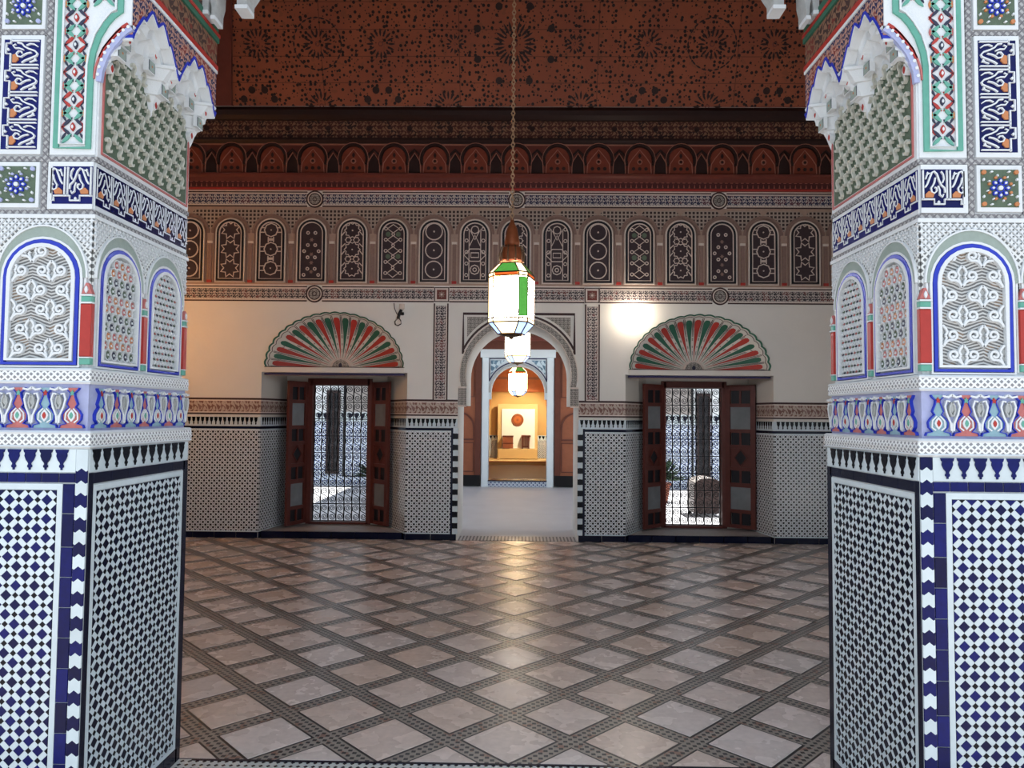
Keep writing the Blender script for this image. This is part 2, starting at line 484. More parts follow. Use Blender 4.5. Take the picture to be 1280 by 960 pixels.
# ================================================================== FRONT WALL (two piers, built mirrored)
MERL = [(-.42, 1), (.42, 1), (.37, .86), (.31, .83), (.34, .68), (.24, .48), (.10, .34), (.08, .27), (.14, .22), (.14, .13), (.06, .10), (.05, 0)]
MERL = MERL + [(-x, y) for x, y in reversed(MERL[2:])]
def calli(mb, f, hz=1.0):
    """one unit of the carved inscription; f maps the unit square to the face"""
    def st(pts, wd, mname='plaster_white', n1=.007, closed=False): mb.stroke([f(*p) for p in pts], wd, 0, n1 * hz, mname, closed)
    def pg(pts, mname, n1=.005): mb.prism([f(*p) for p in pts], 0, n1 * hz, mname)
    for x in (.05, .93): st([(x, .2), (x, .55), (x + .0, .98)], .0046)
    st([(.12, .52), (.2, .6), (.3, .78), (.38, .92), (.46, .95), (.56, .88), (.64, .7), (.72, .58), (.84, .5), (.86, .38)], .0054)
    st([(.14, .74), (.2, .86), (.3, .9)], .0044); st([(.72, .95), (.8, .86), (.82, .74), (.76, .64)], .0044)
    st([(.5, .78), (.47, .66), (.42, .58), (.34, .5), (.36, .4), (.46, .36), (.55, .42), (.54, .5), (.47, .52)], .0047)
    st([(.6, .56), (.66, .44), (.66, .32), (.76, .26), (.8, .34)], .0047)
    pg([(.14, .25), (.42, .25), (.46, .33), (.36, .4), (.26, .42), (.14, .34)], 'paint_orange')
    st([(0, .2), (.46, .2), (.46, .07), (.84, .07), (.84, .2), (1, .2)], .0054)
    pg([(.56, .12), (.62, .17), (.68, .12), (.62, .08)], 'plaster_white', .006)
    pg([(.18, .9), (.22, .94), (.26, .9), (.22, .86)], 'plaster_white', .006)
def rosette(mb, cx, cy, r, A, B):
    for i in range(8):
        a = PI / 4 * i
        c = (cx + .38 * r * math.cos(a), cy + .38 * r * math.sin(a))
        mb.prism(leaf(c[0], c[1], a, .30 * r, .24 * r), 0, .006, A); mb.prism(leaf(c[0], c[1], a, .16 * r, .12 * r), .006, .009, 'plaster_white')
        a += PI / 8
        mb.prism(disc(cx + .60 * r * math.cos(a), cy + .60 * r * math.sin(a), .075 * r, 8), 0, .006, B)
        mb.prism(leaf(cx + .68 * r * math.cos(a - .18), cy + .68 * r * math.sin(a - .18), a, .13 * r, .08 * r), 0, .008, 'plaster_white')
    mb.prism(disc(cx, cy, .12 * r, 10), 0, .009, 'plaster_white')
    mb.stroke(disc(cx, cy, .21 * r, 14), .05 * r, 0, .005, A, True)
    for sx in (-1, 1):
        for sy in (-1, 1):
            mb.prism(disc(cx + sx * .84 * r, cy + sy * .84 * r, .12 * r, 8), 0, .007, B)
            mb.prism(leaf(cx + sx * .45 * r, cy + sy * .86 * r, 0, .16 * r, .1 * r), 0, .008, 'plaster_white')
            mb.prism(leaf(cx + sx * .86 * r, cy + sy * .45 * r, PI / 2, .16 * r, .1 * r), 0, .008, 'plaster_white')
def fleur(mb, cx, cy, z, ok):
    P = lambda x, y: (cx + x * z, cy + y * z)
    def st(pts, wd, n1):
        run = []
        for p in pts + [None]:
            if p is not None and ok(*p): run.append(p)
            else:
                if len(run) > 1: mb.stroke(run, wd, 0, n1, 'plaster_white')
                run = []
    for s in (-1, 1):
        pts = []
        for i in range(17):
            a = -PI * .55 + i * (PI * 2.5) / 16; r = .29 - .0125 * i
            pts.append(P(s * (.52 + r * math.cos(a)), .05 + r * math.sin(a)))
        st([P(s * .04, -.52), P(s * .16, -.34), P(s * .34, -.22)] + pts[1:], .125 * z, .017)
        st([P(s * .0, .6), P(s * .18, .38), P(s * .24, .22), P(s * .14, .02)], .115 * z, .016)
        st([P(s * .14, .02), P(s * .22, -.1), P(s * .1, -.38), P(0, -.6)], .11 * z, .015)
    for y, l, w_ in ((.22, .46, .28), (-.14, .34, .22)):
        if ok(cx, cy + y * z + .012) and ok(cx, cy + y * z - .012): mb.prism(leaf(cx, cy + y * z, PI / 2, l * z, w_ * z), 0, .008, 'plaster_carved')
def arch_poly(u0, u1, v0, vs, n=14):
    r = (u1 - u0) / 2; return [(u0, v0), (u1, v0)] + arc((u0 + u1) / 2, vs, r, 0, PI, n)
def inside_arch(x, y, u0, u1, v0, vs, pad=0):
    r = (u1 - u0) / 2 - pad; c = (u0 + u1) / 2
    return v0 + pad < y and abs(x - c) < r and (y < vs or math.hypot(x - c, y - vs) < r)
def vase(mb, cx, v0, h, w_, col, leafc):
    P = lambda x, y: (cx + x * w_, v0 + y * h)
    half = [(.46, 0), (.42, .07), (.2, .1), (.34, .2), (.36, .32), (.26, .42), (.12, .5), (.2, .58), (.1, .74), (.07, .84), (.2, .92), (.24, .97)]
    poly = half + [(-x, y) for x, y in reversed(half)]
    mb.prism([P(*p) for p in poly], 0, .008, col)
    mb.stroke([P(*p) for p in half], .0034, 0, .012, 'paint_blue'); mb.stroke([P(-p[0], p[1]) for p in half], .0034, 0, .012, 'paint_blue')
    mb.prism(leaf(*P(0, .3), PI / 2, h * .3, w_ * .28), 0, .013, 'plaster_white'); mb.prism(leaf(*P(0, .3), PI / 2, h * .17, w_ * .14), .013, .015, leafc)
    for s in (-1, 1): mb.stroke([P(s * .1, .13), P(s * .24, .2), P(s * .22, .36), P(s * .06, .47)], .0045, 0, .013, 'plaster_white')
    mb.prism(star(*P(0, .84), w_ * .12, w_ * .06, 5, PI / 2), 0, .012, leafc)
def palmette(mb, cx, v0, h, w_):
    P = lambda x, y: (cx + x * w_, v0 + y * h)
    for s in (-1, 1):
        mb.stroke([P(s * .04, .12), P(s * .07, .3), P(s * .2, .5), P(s * .27, .68), P(s * .2, .82), P(s * .08, .8)], .0062, 0, .014, 'plaster_white')
        mb.stroke([P(s * .0, .96), P(s * .14, .9), P(s * .34, .93)], .007, 0, .014, 'plaster_white')
        mb.stroke([P(s * .02, .45), P(s * .1, .58), P(s * .08, .7), P(0, .78)], .006, 0, .015, 'plaster_carved')
    mb.prism(leaf(*P(0, .66), PI / 2, h * .26, w_ * .16), 0, .012, 'plaster_carved'); mb.prism(leaf(*P(0, .2), PI / 2, h * .24, w_ * .1), 0, .012, 'plaster_white')

def blue_field(mb, small, parent, fr_, u0, u1, v0, v1, nb, single=None, src=None, bigm='tile_blue'):
    """zellige lozenges; those for which single(u, v) holds become tiles of their own"""
    c = .0343; rb, rs = .0196, .0108; i0 = 0
    nu = int((u1 - u0) / c) + 2; nv = int((v1 - v0) / c) + 2
    for i in range(nu):
        for j in range(nv):
            u = u0 + i * c; v = v1 - j * c
            big = (i + j) % 2 == 0; r = rb if big else rs
            poly = [(u + a, v + b) for a, b in diamond(r)]
            cl = clip(poly, u0, v0, u1, v1)
            if not cl: continue
            whole = u0 < u - r and u + r < u1 and v0 < v - r and v + r < v1
            if big and whole and single and single(u, v):
                if src.parent is None: src.location = fr_(u, v, nb); attach(src, parent)
                else: inst(src, parent, fr_(u, v, nb))
            elif big: mb.prism(cl, nb, nb + .0035, bigm)
            else: small.prism(cl, nb, nb + .003, 'tile_black')
            # white bars between the lozenges
            if big:
                for sx, sy in ((1, 1), (1, -1)):
                    L, Wd = .0160, .0098
                    d1 = (sx / q2, sy / q2); d2 = (-d1[1], d1[0])
                    # bars run along the edges of the big lozenge
                    ctr = (u + sx * c / 2, v + sy * c / 2)
                    bar = [(ctr[0] + d2[0] * L * a + d1[0] * Wd * b_, ctr[1] + d2[1] * L * a + d1[1] * Wd * b_) for a, b_ in ((-1, -1), (1, -1), (1, 1), (-1, 1))]
                    cb = clip(bar, u0, v0, u1, v1)
                    if cb: small.prism(cb, nb, nb + .0022, 'tile_white')

def build_pier(s):
    side = 'left' if s < 0 else 'right'
    WU = 1.1                                                     # how far the wall runs outward
    FF = Frame((XC + s * W, YN, 0), (s, 0, 0), (0, 0, 1), (0, -1, 0))
    FI = Frame((XC + s * W, YN, 0), (0, 1, 0), (0, 0, 1), (-s, 0, 0))
    FR = Frame((XC + s * W, YF, 0), (s, 0, 0), (0, 0, 1), (0, 1, 0))
    DP = .035                                                    # dado and bands stand proud by this much
    # ---- body
    b = MB()
    xa, xb = XC + s * W, XC + s * (W + 3.6)
    box3(b, min(xa, xb), YN, 0, max(xa, xb), YF, 8.2, 'plaster_white')
    wall = b.build('wall_front_' + side)
    tag(wall, side + ' pier of the entrance arch clad in blue mosaic and carved painted stucco', 'wall', 'structure')
    # ---- dado body, border strips
    fd, fi = MB(FF), MB(FI)
    fd.prism([(-DP, 0), (WU, 0), (WU, 1.462), (-DP, 1.462)], 0, DP, 'grout')
    fi.prism([(.0, 0), (TH + .01, 0), (TH + .01, 1.462), (.0, 1.462)], 0, DP, 'grout')
    fd.build('dado_face', wall); fi.build('dado_face', wall)
    DF = Frame(FF(-DP, 0, DP), FF.u, FF.v, FF.n); DI = Frame(FI(-DP, 0, DP), FI.u, FI.v, FI.n)
    # front field
    t = MB(Frame((0, 0, 0), DF.u, DF.v, DF.n)); t.prism(diamond(.0196), 0, .0035, 'tile_blue', .0005)
    src = t.build('mosaic_lozenge', None, (0, 0, 0))
    big, small = MB(DF), MB(DF)
    blue_field(big, small, wall, DF, .112, WU - .02, .09, 1.312, .001, lambda u, v: u < .43 and v > .2, src)
    stuff(big.build('mosaic_lozenges', wall)); stuff(small.build('mosaic_pieces', wall))
    b = MB(DF); b.rect(.09, .06, .11, 1.336, 0, .004, 'tile_white'); b.build('white_border', wall)
    b = MB(DF); b.rect(.11, 1.314, WU, 1.336, 0, .004, 'tile_white'); b.build('white_border', wall)
    # blue border tiles
    v = 1.338; i = 0
    while v > .02:
        h = .108 if i % 5 != 1 else .12; b = MB(DF); b.rect(.047, max(0, v - h), .088, v - .003, 0, .005, 'tile_blue', .0015); b.build('border_tile', wall); v -= h; i += 1
    u = .047; i = 0
    while u < WU - .1:
        h = (.06, .064, .058, .066)[i % 4]; b = MB(DF); b.rect(u, 1.341, u + h - .003, 1.374, 0, .005, 'tile_blue', .0015); b.build('border_tile', wall); u += h; i += 1
    # corner column of alternating pieces, chevron edged
    pit = .088; v = 1.462; i = 0
    while v > .02:
        h = (.078 if s < 0 else .044) if i == 0 else pit / 2; x0_, x1_ = .001, .044; xm = .023; e = .009
        poly = [(x0_, v - h), (x0_ + .006, v - h - .003), (xm, v - h + e), (x1_ - .006, v - h - .003), (x1_, v - h), (x1_, v), (x1_ - .006, v - .003), (xm, v + e), (x0_ + .006, v - .003), (x0_, v)]
        if i == 0: poly = poly[:5] + [(x1_, v), (x0_, v)]
        b = MB(DF); b.prism(poly, 0, .0045, 'tile_blue' if i % 2 == (0 if s > 0 else 1) else 'tile_white'); b.build('corner_tile', wall); v -= h; i += 1
    # fringe of stepped merlons
    b = MB(DF); b.rect(.046, 1.378, WU, 1.462, 0, .003, 'tile_white'); b.build('fringe_ground', wall)
    p = .0585
    t = MB(Frame((0, 0, 0), DF.u, DF.v, DF.n)); t.prism([(x * p, y * .074) for x, y in MERL], 0, .004, 'tile_blue'); src = t.build('fringe_tile', None, (0, 0, 0))
    for i in range(17):
        l = DF(.046 + .05 + i * p, 1.386, .003)
        if i == 0: src.location = l; attach(src, wall)
        else: inst(src, wall, l)
    # inner dado
    big, small = MB(DI), MB(DI)
    blue_field(big, small, wall, DI, .05, TH - .03, .085, 1.305, .001, bigm='tile_navy')
    stuff(big.build('mosaic_lozenges', wall)); stuff(small.build('mosaic_pieces', wall))
    b = MB(DI)
    for r in ((.028, .065, .047, 1.33), (TH - .027, .065, TH - .005, 1.33), (.047, 1.308, TH - .027, 1.33), (.047, .065, TH - .027, .083)): b.rect(*r, 0, .004, 'tile_white')
    b.build('white_border', wall)
    b = MB(DI)
    for r in ((.002, 0, .026, 1.375), (TH - .003, 0, TH + .04, 1.375)): b.rect(*r, 0, .004, 'tile_navy')
    b.build('dark_border', wall)
    for i in range(6): b = MB(DI); b.rect(.028 + i * .118, 1.335, .028 + i * .118 + .115, 1.374, 0, .004, 'tile_navy', .001); b.build('border_tile', wall)
    for i in range(6): b = MB(DI); b.rect(.028 + i * .118, .0, .028 + i * .118 + .115, .062, 0, .004, 'tile_navy', .001); b.build('border_tile', wall)
    b = MB(DI); b.rect(.002, 1.378, TH + .04, 1.462, 0, .003, 'tile_white'); b.build('fringe_ground', wall)
    t = MB(Frame((0, 0, 0), DI.u, DI.v, DI.n)); t.prism([(x * .065, y * .076) for x, y in MERL], 0, .004, 'tile_black'); src = t.build('fringe_tile', None, (0, 0, 0))
    for i in range(11):
        l = DI(.04 + i * .0655, 1.385, .003)
        if i == 0: src.location = l; attach(src, wall)
        else: inst(src, wall, l)
    # ---- mouldings around the pier
    def mould(v0, v1, pr, m1='plaster_white', m2='bead_carved'):
        h = v1 - v0
        pf = [(v0, 0), (v0, pr * .75), (v0 + h * .12, pr), (v0 + h * .2, pr * .85)]
        bd = [(v0 + h * .2, pr * .85), (v0 + h * .5, pr * .98), (v0 + h * .8, pr * .85)]
        tp = [(v0 + h * .8, pr * .85), (v0 + h * .9, pr * .95), (v1, pr * .7), (v1, 0)]
        for fr_, a, e in ((FF, 0, WU), (FI, 0, TH + pr * .6)):
            b = MB(fr_); b.profile(pf, a, e, m1, False, True); b.profile(bd, a, e, m2, False, True); b.profile(tp, a, e, m1, False, True); b.build('moulding', wall)
    mould(1.462, 1.528, .046); mould(1.70, 1.758, .028)
    # ---- palmette frieze
    for fr_, L, off in ((FF, WU, .0), (FI, TH, .0)):
        b = MB(fr_); b.rect(-.012 if fr_ is FF else 0, 1.528, L + (.0 if fr_ is FF else .012), 1.70, 0, .012, 'paint_violet'); b.build('frieze_ground', wall)
        g = Frame(fr_(0, 0, .012), fr_.u, fr_.v, fr_.n)
        pv = .1; n = int(L / pv)
        for i in range(n):
            c = (i + (.5 if fr_ is FI else .42)) * pv * (L / (n * pv) if fr_ is FI else 1)
            odd = i % 2 == (1 if (fr_ is FI) == (s < 0) else 0)
            b = MB(g); vase(b, c, 1.538, .152, .098, 'paint_rose' if odd else 'paint_sea', 'paint_red' if not odd else 'paint_teal'); b.build('vase_ornament', wall)
            b = MB(g); palmette(b, c + pv / 2, 1.538, .155, .098); b.build('palmette_ornament', wall)
    # ---- arched panels
    ZA0, ZA1 = 1.768, 2.238
    def archpanel(fr_, u0, u1, fill, L):
        b = MB(fr_); vs = ZA1 - (u1 - u0) / 2
        o = .042
        c_ = (u0 + u1) / 2; ri = (u1 - u0) / 2 + .010; rx = ri + .0185; ry = ri + o
        oa, ia = arc(c_, vs, rx, 0, PI, 24, ry), arc(c_, vs, ri, 0, PI, 24)
        kk = b.slot('green_grey'); O_ = [b.pt(*p, .012) for p in oa]; I_ = [b.pt(*p, .012) for p in ia]; O2 = [b.pt(*p, 0) for p in oa]; I2 = [b.pt(*p, 0) for p in ia]
        for q in range(24): b.face((O_[q], O_[q + 1], I_[q + 1], I_[q]), kk); b.face((O2[q], O2[q + 1], O_[q + 1], O_[q]), kk); b.face((I_[q], I_[q + 1], I2[q + 1], I2[q]), kk)
        for sg in (-1, 1): b.stroke([(c_ + sg * (ri + .009), 1.77), (c_ + sg * (ri + .009), vs)], .008, 0, .010, 'plaster_white')
        b.stroke(arc(c_, vs, rx - .002, 0, PI, 24, ry), .006, 0, .016, 'plaster_white')
        b.build('archivolt', wall)
        fw_ = .015
        pa = arch_poly(u0 + fw_ / 2, u1 - fw_ / 2, ZA0 + fw_ / 2, vs)
        b = MB(fr_); b.stroke(pa, fw_, 0, .016, 'paint_blue', True); b.build('blue_frame', wall)
        pa = arch_poly(u0 + fw_ + .007, u1 - fw_ - .007, ZA0 + fw_ + .007, vs)
        b = MB(fr_); b.stroke(pa, .014, 0, .02, 'plaster_white', True); b.stroke(arch_poly(u0 - .006, u1 + .006, ZA0 - .004, vs), .009, 0, .014, 'plaster_white', True); b.build('white_frame', wall)
        i0, i1 = u0 + fw_ + .012, u1 - fw_ - .012
        b = MB(fr_); b.prism(arch_poly(i0, i1, ZA0 + .025, vs), 0, .003, 'wavy_carved' if fill == 0 else 'plaster_carved'); b.build('panel_ground', wall)
        b = MB(fr_)
        if fill == 0:
            c = (i0 + i1) / 2; j = 0; z = .066; v = ZA0 + .06
            while v < ZA1 + .02:
                for i in range(-2, 4):
                    x = c - .0735 * .5 + i * .147 + (.0735 if j % 2 else 0)
                    fleur(b, x, v, z, lambda a, d: inside_arch(a, d, i0, i1, ZA0 + .02, vs, .002))
                v += .0725; j += 1
        elif fill == 1:
            cols = ('paint_dark', 'paint_orange', 'green_carved', 'paint_rose')
            j = 0; v = ZA0 + .05
            while v < ZA1 - .03:
                for i in range(9):
                    x = i0 + .018 + i * .0405 + (.02 if j % 2 else 0) - .02
                    if inside_arch(x, v, i0, i1, ZA0 + .02, vs, .014):
                        cc = cols[(i * 2 + j * 3 + (j // 2)) % 4]
                        b.prism(star(x, v, .0165, .0115, 8, .2), 0, .01, cc); b.prism(disc(x, v, .005, 6), .01, .013, 'plaster_white')
                        b.stroke(disc(x, v, .0205, 12), .0035, 0, .014, 'plaster_white', True)
                        b.prism(leaf(x + .0205, v + .019, PI / 4, .016, .007), 0, .016, 'plaster_white')
                v += .0355; j += 1
        else:
            j = 0; v = ZA0 + .04
            while v < ZA1 - .02:
                for i in range(12):
                    x = i0 + i * .028 + (.014 if j % 2 else 0)
                    if inside_arch(x, v, i0, i1, ZA0 + .02, vs, .012):
                        cc = ('paint_rose', 'paint_dark', 'green_carved')[(i + j) % 3]
                        b.prism(leaf(x, v, PI / 2, .022, .013), 0, .008, cc)
                        for sg in (-1, 1): b.prism(leaf(x + sg * .0085, v + .006, PI / 2 - sg * .6, .026, .006), 0, .014, 'plaster_white')
                v += .0275; j += 1
        b.build(('fleur_relief', 'star_relief', 'leaf_relief')[fill], wall)
    for i in range(3): archpanel(FF, .036 + i * .346, .322 + i * .346, 0, WU)
    archpanel(FI, .036, .316, 1, TH); archpanel(FI, .389, .667, 2, TH)
    # columns between panels
    def colon(fr_, u, name='colonnette', hw=.0145):
        b = MB(fr_)
        b.rect(u - hw, 1.80, u + hw, 1.998, 0, .02, 'paint_red', .004)
        b.rect(u - hw, 1.772, u + hw, 1.796, 0, .02, 'paint_teal', .003); b.rect(u - hw, 2.004, u + hw, 2.026, 0, .02, 'paint_teal', .003)
        b.rect(u - hw * 1.1, 1.796, u + hw * 1.1, 1.80, 0, .024, 'plaster_white'); b.rect(u - hw * 1.1, 1.998, u + hw * 1.1, 2.004, 0, .024, 'plaster_white')
        b.rect(u - hw * 1.1, 2.026, u + hw * 1.1, 2.032, 0, .024, 'plaster_white')
        b.prism([(u - hw, 2.034), (u + hw, 2.034), (u + hw * .2, 2.075), (u - hw * .2, 2.075)], 0, .018, 'paint_rose'); b.prism(leaf(u, 2.05, PI / 2, .028, .012), .018, .024, 'plaster_white')
        b.build(name, wall)
    colon(FF, .005, hw=.0205); colon(FF, .358); colon(FF, .704); colon(FI, .3525); colon(FI, .706)
    # spandrel lattice
    for fr_, L in ((FF, WU), (FI, TH)):
        arcs = [(.179 + i * .346, 2.238 - .143, .143 + .05) for i in range(3)] if fr_ is FF else [(.176, 2.238 - .14, .14 + .05), (.528, 2.238 - .139, .139 + .05)]
        b = MB(fr_); b.rect(0, 1.76, L, 2.33, 0, .001, 'plaster_white')
        b.build('stucco_ground', wall)
        N = 60; top = 2.315; k = 0
        b = MB(fr_)
        edges = [0] + [(arcs[i][0] + arcs[i + 1][0]) / 2 for i in range(len(arcs) - 1)] + [min(L, arcs[-1][0] + .176)]
        for (c, vs, r), e0, e1 in zip(arcs, edges, edges[1:]):
            lo = [(max(e0, min(e1, c + (r - .020) * math.cos(a))), vs + (r + .004) * math.sin(a)) for a in [PI - PI * i / 24 for i in range(25)]]
            P = [(e0, lo[0][1] - .06)] + [p for p in lo] + [(e1, lo[-1][1] - .06), (e1, top), (c, top), (e0, top)]
            left = [(e0, top), (e0, vs - .05)] + [p for p in lo if p[0] <= c] + [(c, top)]
            right = [(c, top)] + [p for p in lo if p[0] >= c] + [(e1, vs - .05), (e1, top)]
            b.prism(left, 0, .006, 'lattice_carved'); b.prism(right, 0, .006, 'lattice_carved')
        b.build('lattice_spandrel', wall)
        # raised lattice strapwork nodes
        b = MB(fr_); g = .026
        for i in range(int(L / g) + 1):
            for j in range(16):
                x = i * g + (g / 2 if j % 2 else 0); v = 2.31 - j * g * .5
                if -.001 < x < L - .004 and all(math.hypot(x - c, v - vs) > r + .008 or abs(x - c) > r for c, vs, r in arcs) and (v > 2.12):
                    b.prism(star(x, v, .0125, .0045, 4, 0), .006, .012, 'plaster_white')
        stuff(b.build('lattice_stars', wall))
    # ---- rope bands and white fillets above
    def strip(fr_, u0, v0, u1, v1, mname, n1=.008, name='fillet'):
        b = MB(fr_); b.rect(u0, v0, u1, v1, 0, n1, mname); return b.build(name, wall)
    for fr_, L in ((FF, WU), (FI, TH)):
        e = .008; e0 = -.014 if fr_ is FF else 0
        strip(fr_, e0, 2.318, L + e, 2.333, 'plaster_white', .014)
        strip(fr_, e0 * .57, 2.333, L + e, 2.350, 'rope_carved', .008, 'rope_band')
        strip(fr_, e0 * .57, 2.535, L + e, 2.553, 'rope_carved', .008, 'rope_band')
    # ---- inscription frieze on the inner face
    b = MB(FI); b.rect(0, 2.353, TH, 2.532, 0, .004, 'plaster_white'); b.rect(.0, 2.37, TH - .005, 2.516, .004, .006, 'tile_blue'); b.build('frieze_ground', wall)
    g = Frame(FI(0, 0, .006), FI.u, FI.v, FI.n)
    for i in range(7):
        b = MB(g); cw = TH / 7; calli(b, lambda x, y, i=i: ((i + x) * cw, 2.372 + y * .142), .3); b.build('inscription_unit', wall)
    # ---- front: small inscription, rosettes, vertical inscriptions
    b = MB(FF); b.rect(0, 2.353, .17, 2.532, 0, .012, 'plaster_white'); b.rect(.0, 2.372, .152, 2.514, .012, .0125, 'tile_blue'); b.build('panel_frame', wall)
    g = Frame(FF(0, 0, .0125), FF.u, FF.v, FF.n)
    for i in range(2):
        b = MB(g); calli(b, lambda x, y, i=i: (min(.152, i * .098 + x * .098), 2.374 + y * .138) if i * .098 + x * .098 < .152 else (.152, 2.374 + y * .138)); b.build('inscription_unit', wall)
    strip(FF, .176, 2.34, .197, 4.2, 'rope_carved', .0073, 'rope_band')
    for col in range(4): strip(FF, .372 + col * .196, 2.34, .393 + col * .196, 4.2, 'rope_carved', .0073, 'rope_band')
    for col in range(4):
        u0 = .203 + col * .196
        for v0 in (2.358, 3.04):
            b = MB(FF); b.rect(u0, v0, u0 + .164, v0 + .172, 0, .012, 'plaster_white'); b.rect(u0 + .013, v0 + .016, u0 + .151, v0 + .156, .012, .0125, 'green_carved'); b.build('panel_frame', wall)
            b = MB(Frame(FF(0, 0, .0125), FF.u, FF.v, FF.n)); rosette(b, u0 + .082, v0 + .086, .07, 'paint_blue', 'paint_violet' if s < 0 else 'paint_orange'); b.build('rosette_ornament', wall)
        for v0, n in ((2.56, 4), (3.24, 4)):
            b = MB(FF); b.rect(u0, v0, u0 + .164, v0 + .455, 0, .012, 'plaster_white'); b.rect(u0 + .013, v0 + .018, u0 + .151, v0 + .438, .012, .0125, 'tile_blue'); b.build('panel_frame', wall)
            for i in range(n):
                b = MB(Frame(FF(0, 0, .0125), FF.u, FF.v, FF.n)); calli(b, lambda x, y, i=i: (u0 + .15 - y * .136, v0 + .02 + (i + x) * .1045)); b.build('inscription_unit', wall)
        strip(FF, u0 - .006, 3.018, u0 + .17, 3.036, 'rope_carved', .008, 'rope_band')
    # ---- front: strip with teal border that follows the bracket
    P = .124                                                     # bracket projection
    ar = [(0.0, 2.85), (-.004, 2.89), (-.015, 2.926), (-.03, 2.962), (-.05, 2.99), (-.076, 3.022), (-.1, 3.045), (-P, 3.06)]
    b = MB(FF)
    b.prism([(0, 2.56), (.172, 2.56), (.172, 4.2), (-P + .0015, 4.2)] + [(max(q[0], -P + .0015), q[1]) for q in ar[::-1]], -.03, .006, 'plaster_white', 0, None, True); b.build('stucco_strip', wall)
    outl = [(.024, 2.585), (.146, 2.585), (.146, 4.2), (-.082, 4.2), (-.082, 3.105), (-.055, 3.09), (-.03, 3.06), (-.002, 3.01), (.017, 2.95), (.024, 2.9)]
    b = MB(FF); b.stroke(outl, .021, .006, .013, 'paint_teal', True); b.build('teal_border', wall)
    ins = [(.038, 2.599), (.132, 2.599), (.132, 4.2), (-.066, 4.2), (-.066, 3.115), (-.045, 3.104), (-.018, 3.07), (.012, 3.02), (.031, 2.955), (.038, 2.9)]
    b = MB(FF); b.stroke(ins, .007, .006, .016, 'plaster_white', True); b.stroke([(x + (.012 if x < .05 else -.0), y) for x, y in ar[:-1]], .006, .006, .012, 'paint_rose'); b.build('white_border', wall)
    b = MB(FF)
    gcol = [(.085, v) for v in [2.665 + .105 * i for i in range(15)]] + [(-.018, v) for v in [3.19 + .105 * i for i in range(9)]]
    for i, (x, v) in enumerate(gcol):
        A, B_ = (('paint_red', 'paint_dark') if i % 2 else ('paint_dark', 'paint_red'))
        for sx in (-1, 1):
            for sy in (-1, 1):
                b.prism(leaf(x + sx * .021, v + sy * .019, sx * sy * -PI / 4, .05, .012), .006, .011, A)
                b.prism(leaf(x + sx * .033, v + sy * .010, sx * sy * -PI / 3.4, .04, .010), .006, .010, B_)
                b.prism(leaf(x + sx * .022, v + sy * .044, sx * sy * PI / 4, .05, .014), .006, .0115, 'paint_teal')
                b.prism(leaf(x + sx * .034, v + sy * .034, sx * sy * PI / 3, .032, .008), .006, .010, 'paint_dark')
        b.prism(leaf(x, v, PI / 2, .034, .018), .006, .012, B_); b.prism(leaf(x, v, PI / 2, .016, .009), .012, .014, 'plaster_white')
        for sx in (-1, 1): b.prism(leaf(x + sx * .04, v + .052, PI / 2, .03, .010), .006, .011, 'paint_rose' if i % 2 else 'paint_orange')
    b.build('floral_painting', wall)
    # scalloped red and blue edge of the bracket
    b = MB(FF)
    sc_ = []
    for i in range(len(ar) - 1):
        for j in range(4):
            t_ = j / 4; p0, p1 = ar[i], ar[i + 1]; sc_.append((p0[0] + (p1[0] - p0[0]) * t_, p0[1] + (p1[1] - p0[1]) * t_))
    b.stroke([(x - .006, v - .01) for x, v in sc_], .02, -.005, .010, 'paint_violet')
    b.stroke([(x + .006, v + .004) for x, v in sc_[8:]], .012, .0, .012, 'paint_red')
    for i in range(2, len(sc_), 3): b.prism(disc(sc_[i][0] - .001, sc_[i][1] - .004, .0065, 8), -.005, .0125, 'plaster_white')
    b.build('scalloped_edge', wall)
    # ---- inner face: panel of scroll relief
    b = MB(FI); b.rect(.0, 2.556, TH, 3.1, 0, .006, 'plaster_white'); b.rect(.03, 2.585, TH - .025, 3.1, .006, .0065, 'green_carved'); b.build('panel_ground', wall)
    b = MB(FI); b.stroke([(.022, 3.05), (.022, 2.575), (TH - .018, 2.575), (TH - .018, 2.95)], .009, .006, .012, 'paint_rose'); b.build('rose_border', wall)
    b = MB(FI); j = 0; v = 2.605
    while v < 2.99:
        for i in range(10):
            x = .05 + i * .078 + (.039 if j % 2 else 0)
            if x > TH - .06: continue
            pts = [(-.024, .003), (-.02, -.006), (-.011, -.009), (-.003, -.002), (-.003, .008), (-.010, .018), (-.013, .029), (-.008, .038), (.003, .040), (.009, .033), (.005, .026)]
            b.stroke([(x - q[0], v + q[1]) for q in pts], [.004, .007, .009, .0095, .0095, .009, .0085, .008, .0075, .0065, .005], .006, .02, 'curl')
            b.prism(disc(x + .018, v + .016, .006, 6), .006, .012, 'paint_orange' if (i + j) % 3 == 0 else 'green_grey')
        v += .046; j += 1
    b.build('scroll_relief', wall)
    # ---- stalactite bracket
    br = empty('stalactite_bracket', FI(TH / 2, 2.86, 0)); attach(br, wall)
    tips = (0.0, .36, .715)
    HB = .179
    def dn(t_): return min(1.0, min(abs(t_ - tc) for tc in tips) / HB)
    def za(t_): d = dn(t_); return 2.875 + .115 * math.sqrt(max(0, 1 - (1 - d) ** 2))
    def low(t_):
        d = dn(t_)
        if d < .42: return 3.012 + .125 * (d / .42) ** .8
        if d < .5: return 3.137 - .012 * (d - .42) / .08
        if d < .76: return 3.125 + .068 * ((d - .5) / .26) ** .8
        return 3.193 - .038 * ((d - .76) / .24) ** 1.3
    TE = TH + .004; nt, ns = 72, 24
    b = MB(FI); kk = b.slot('plaster_white'); G = []
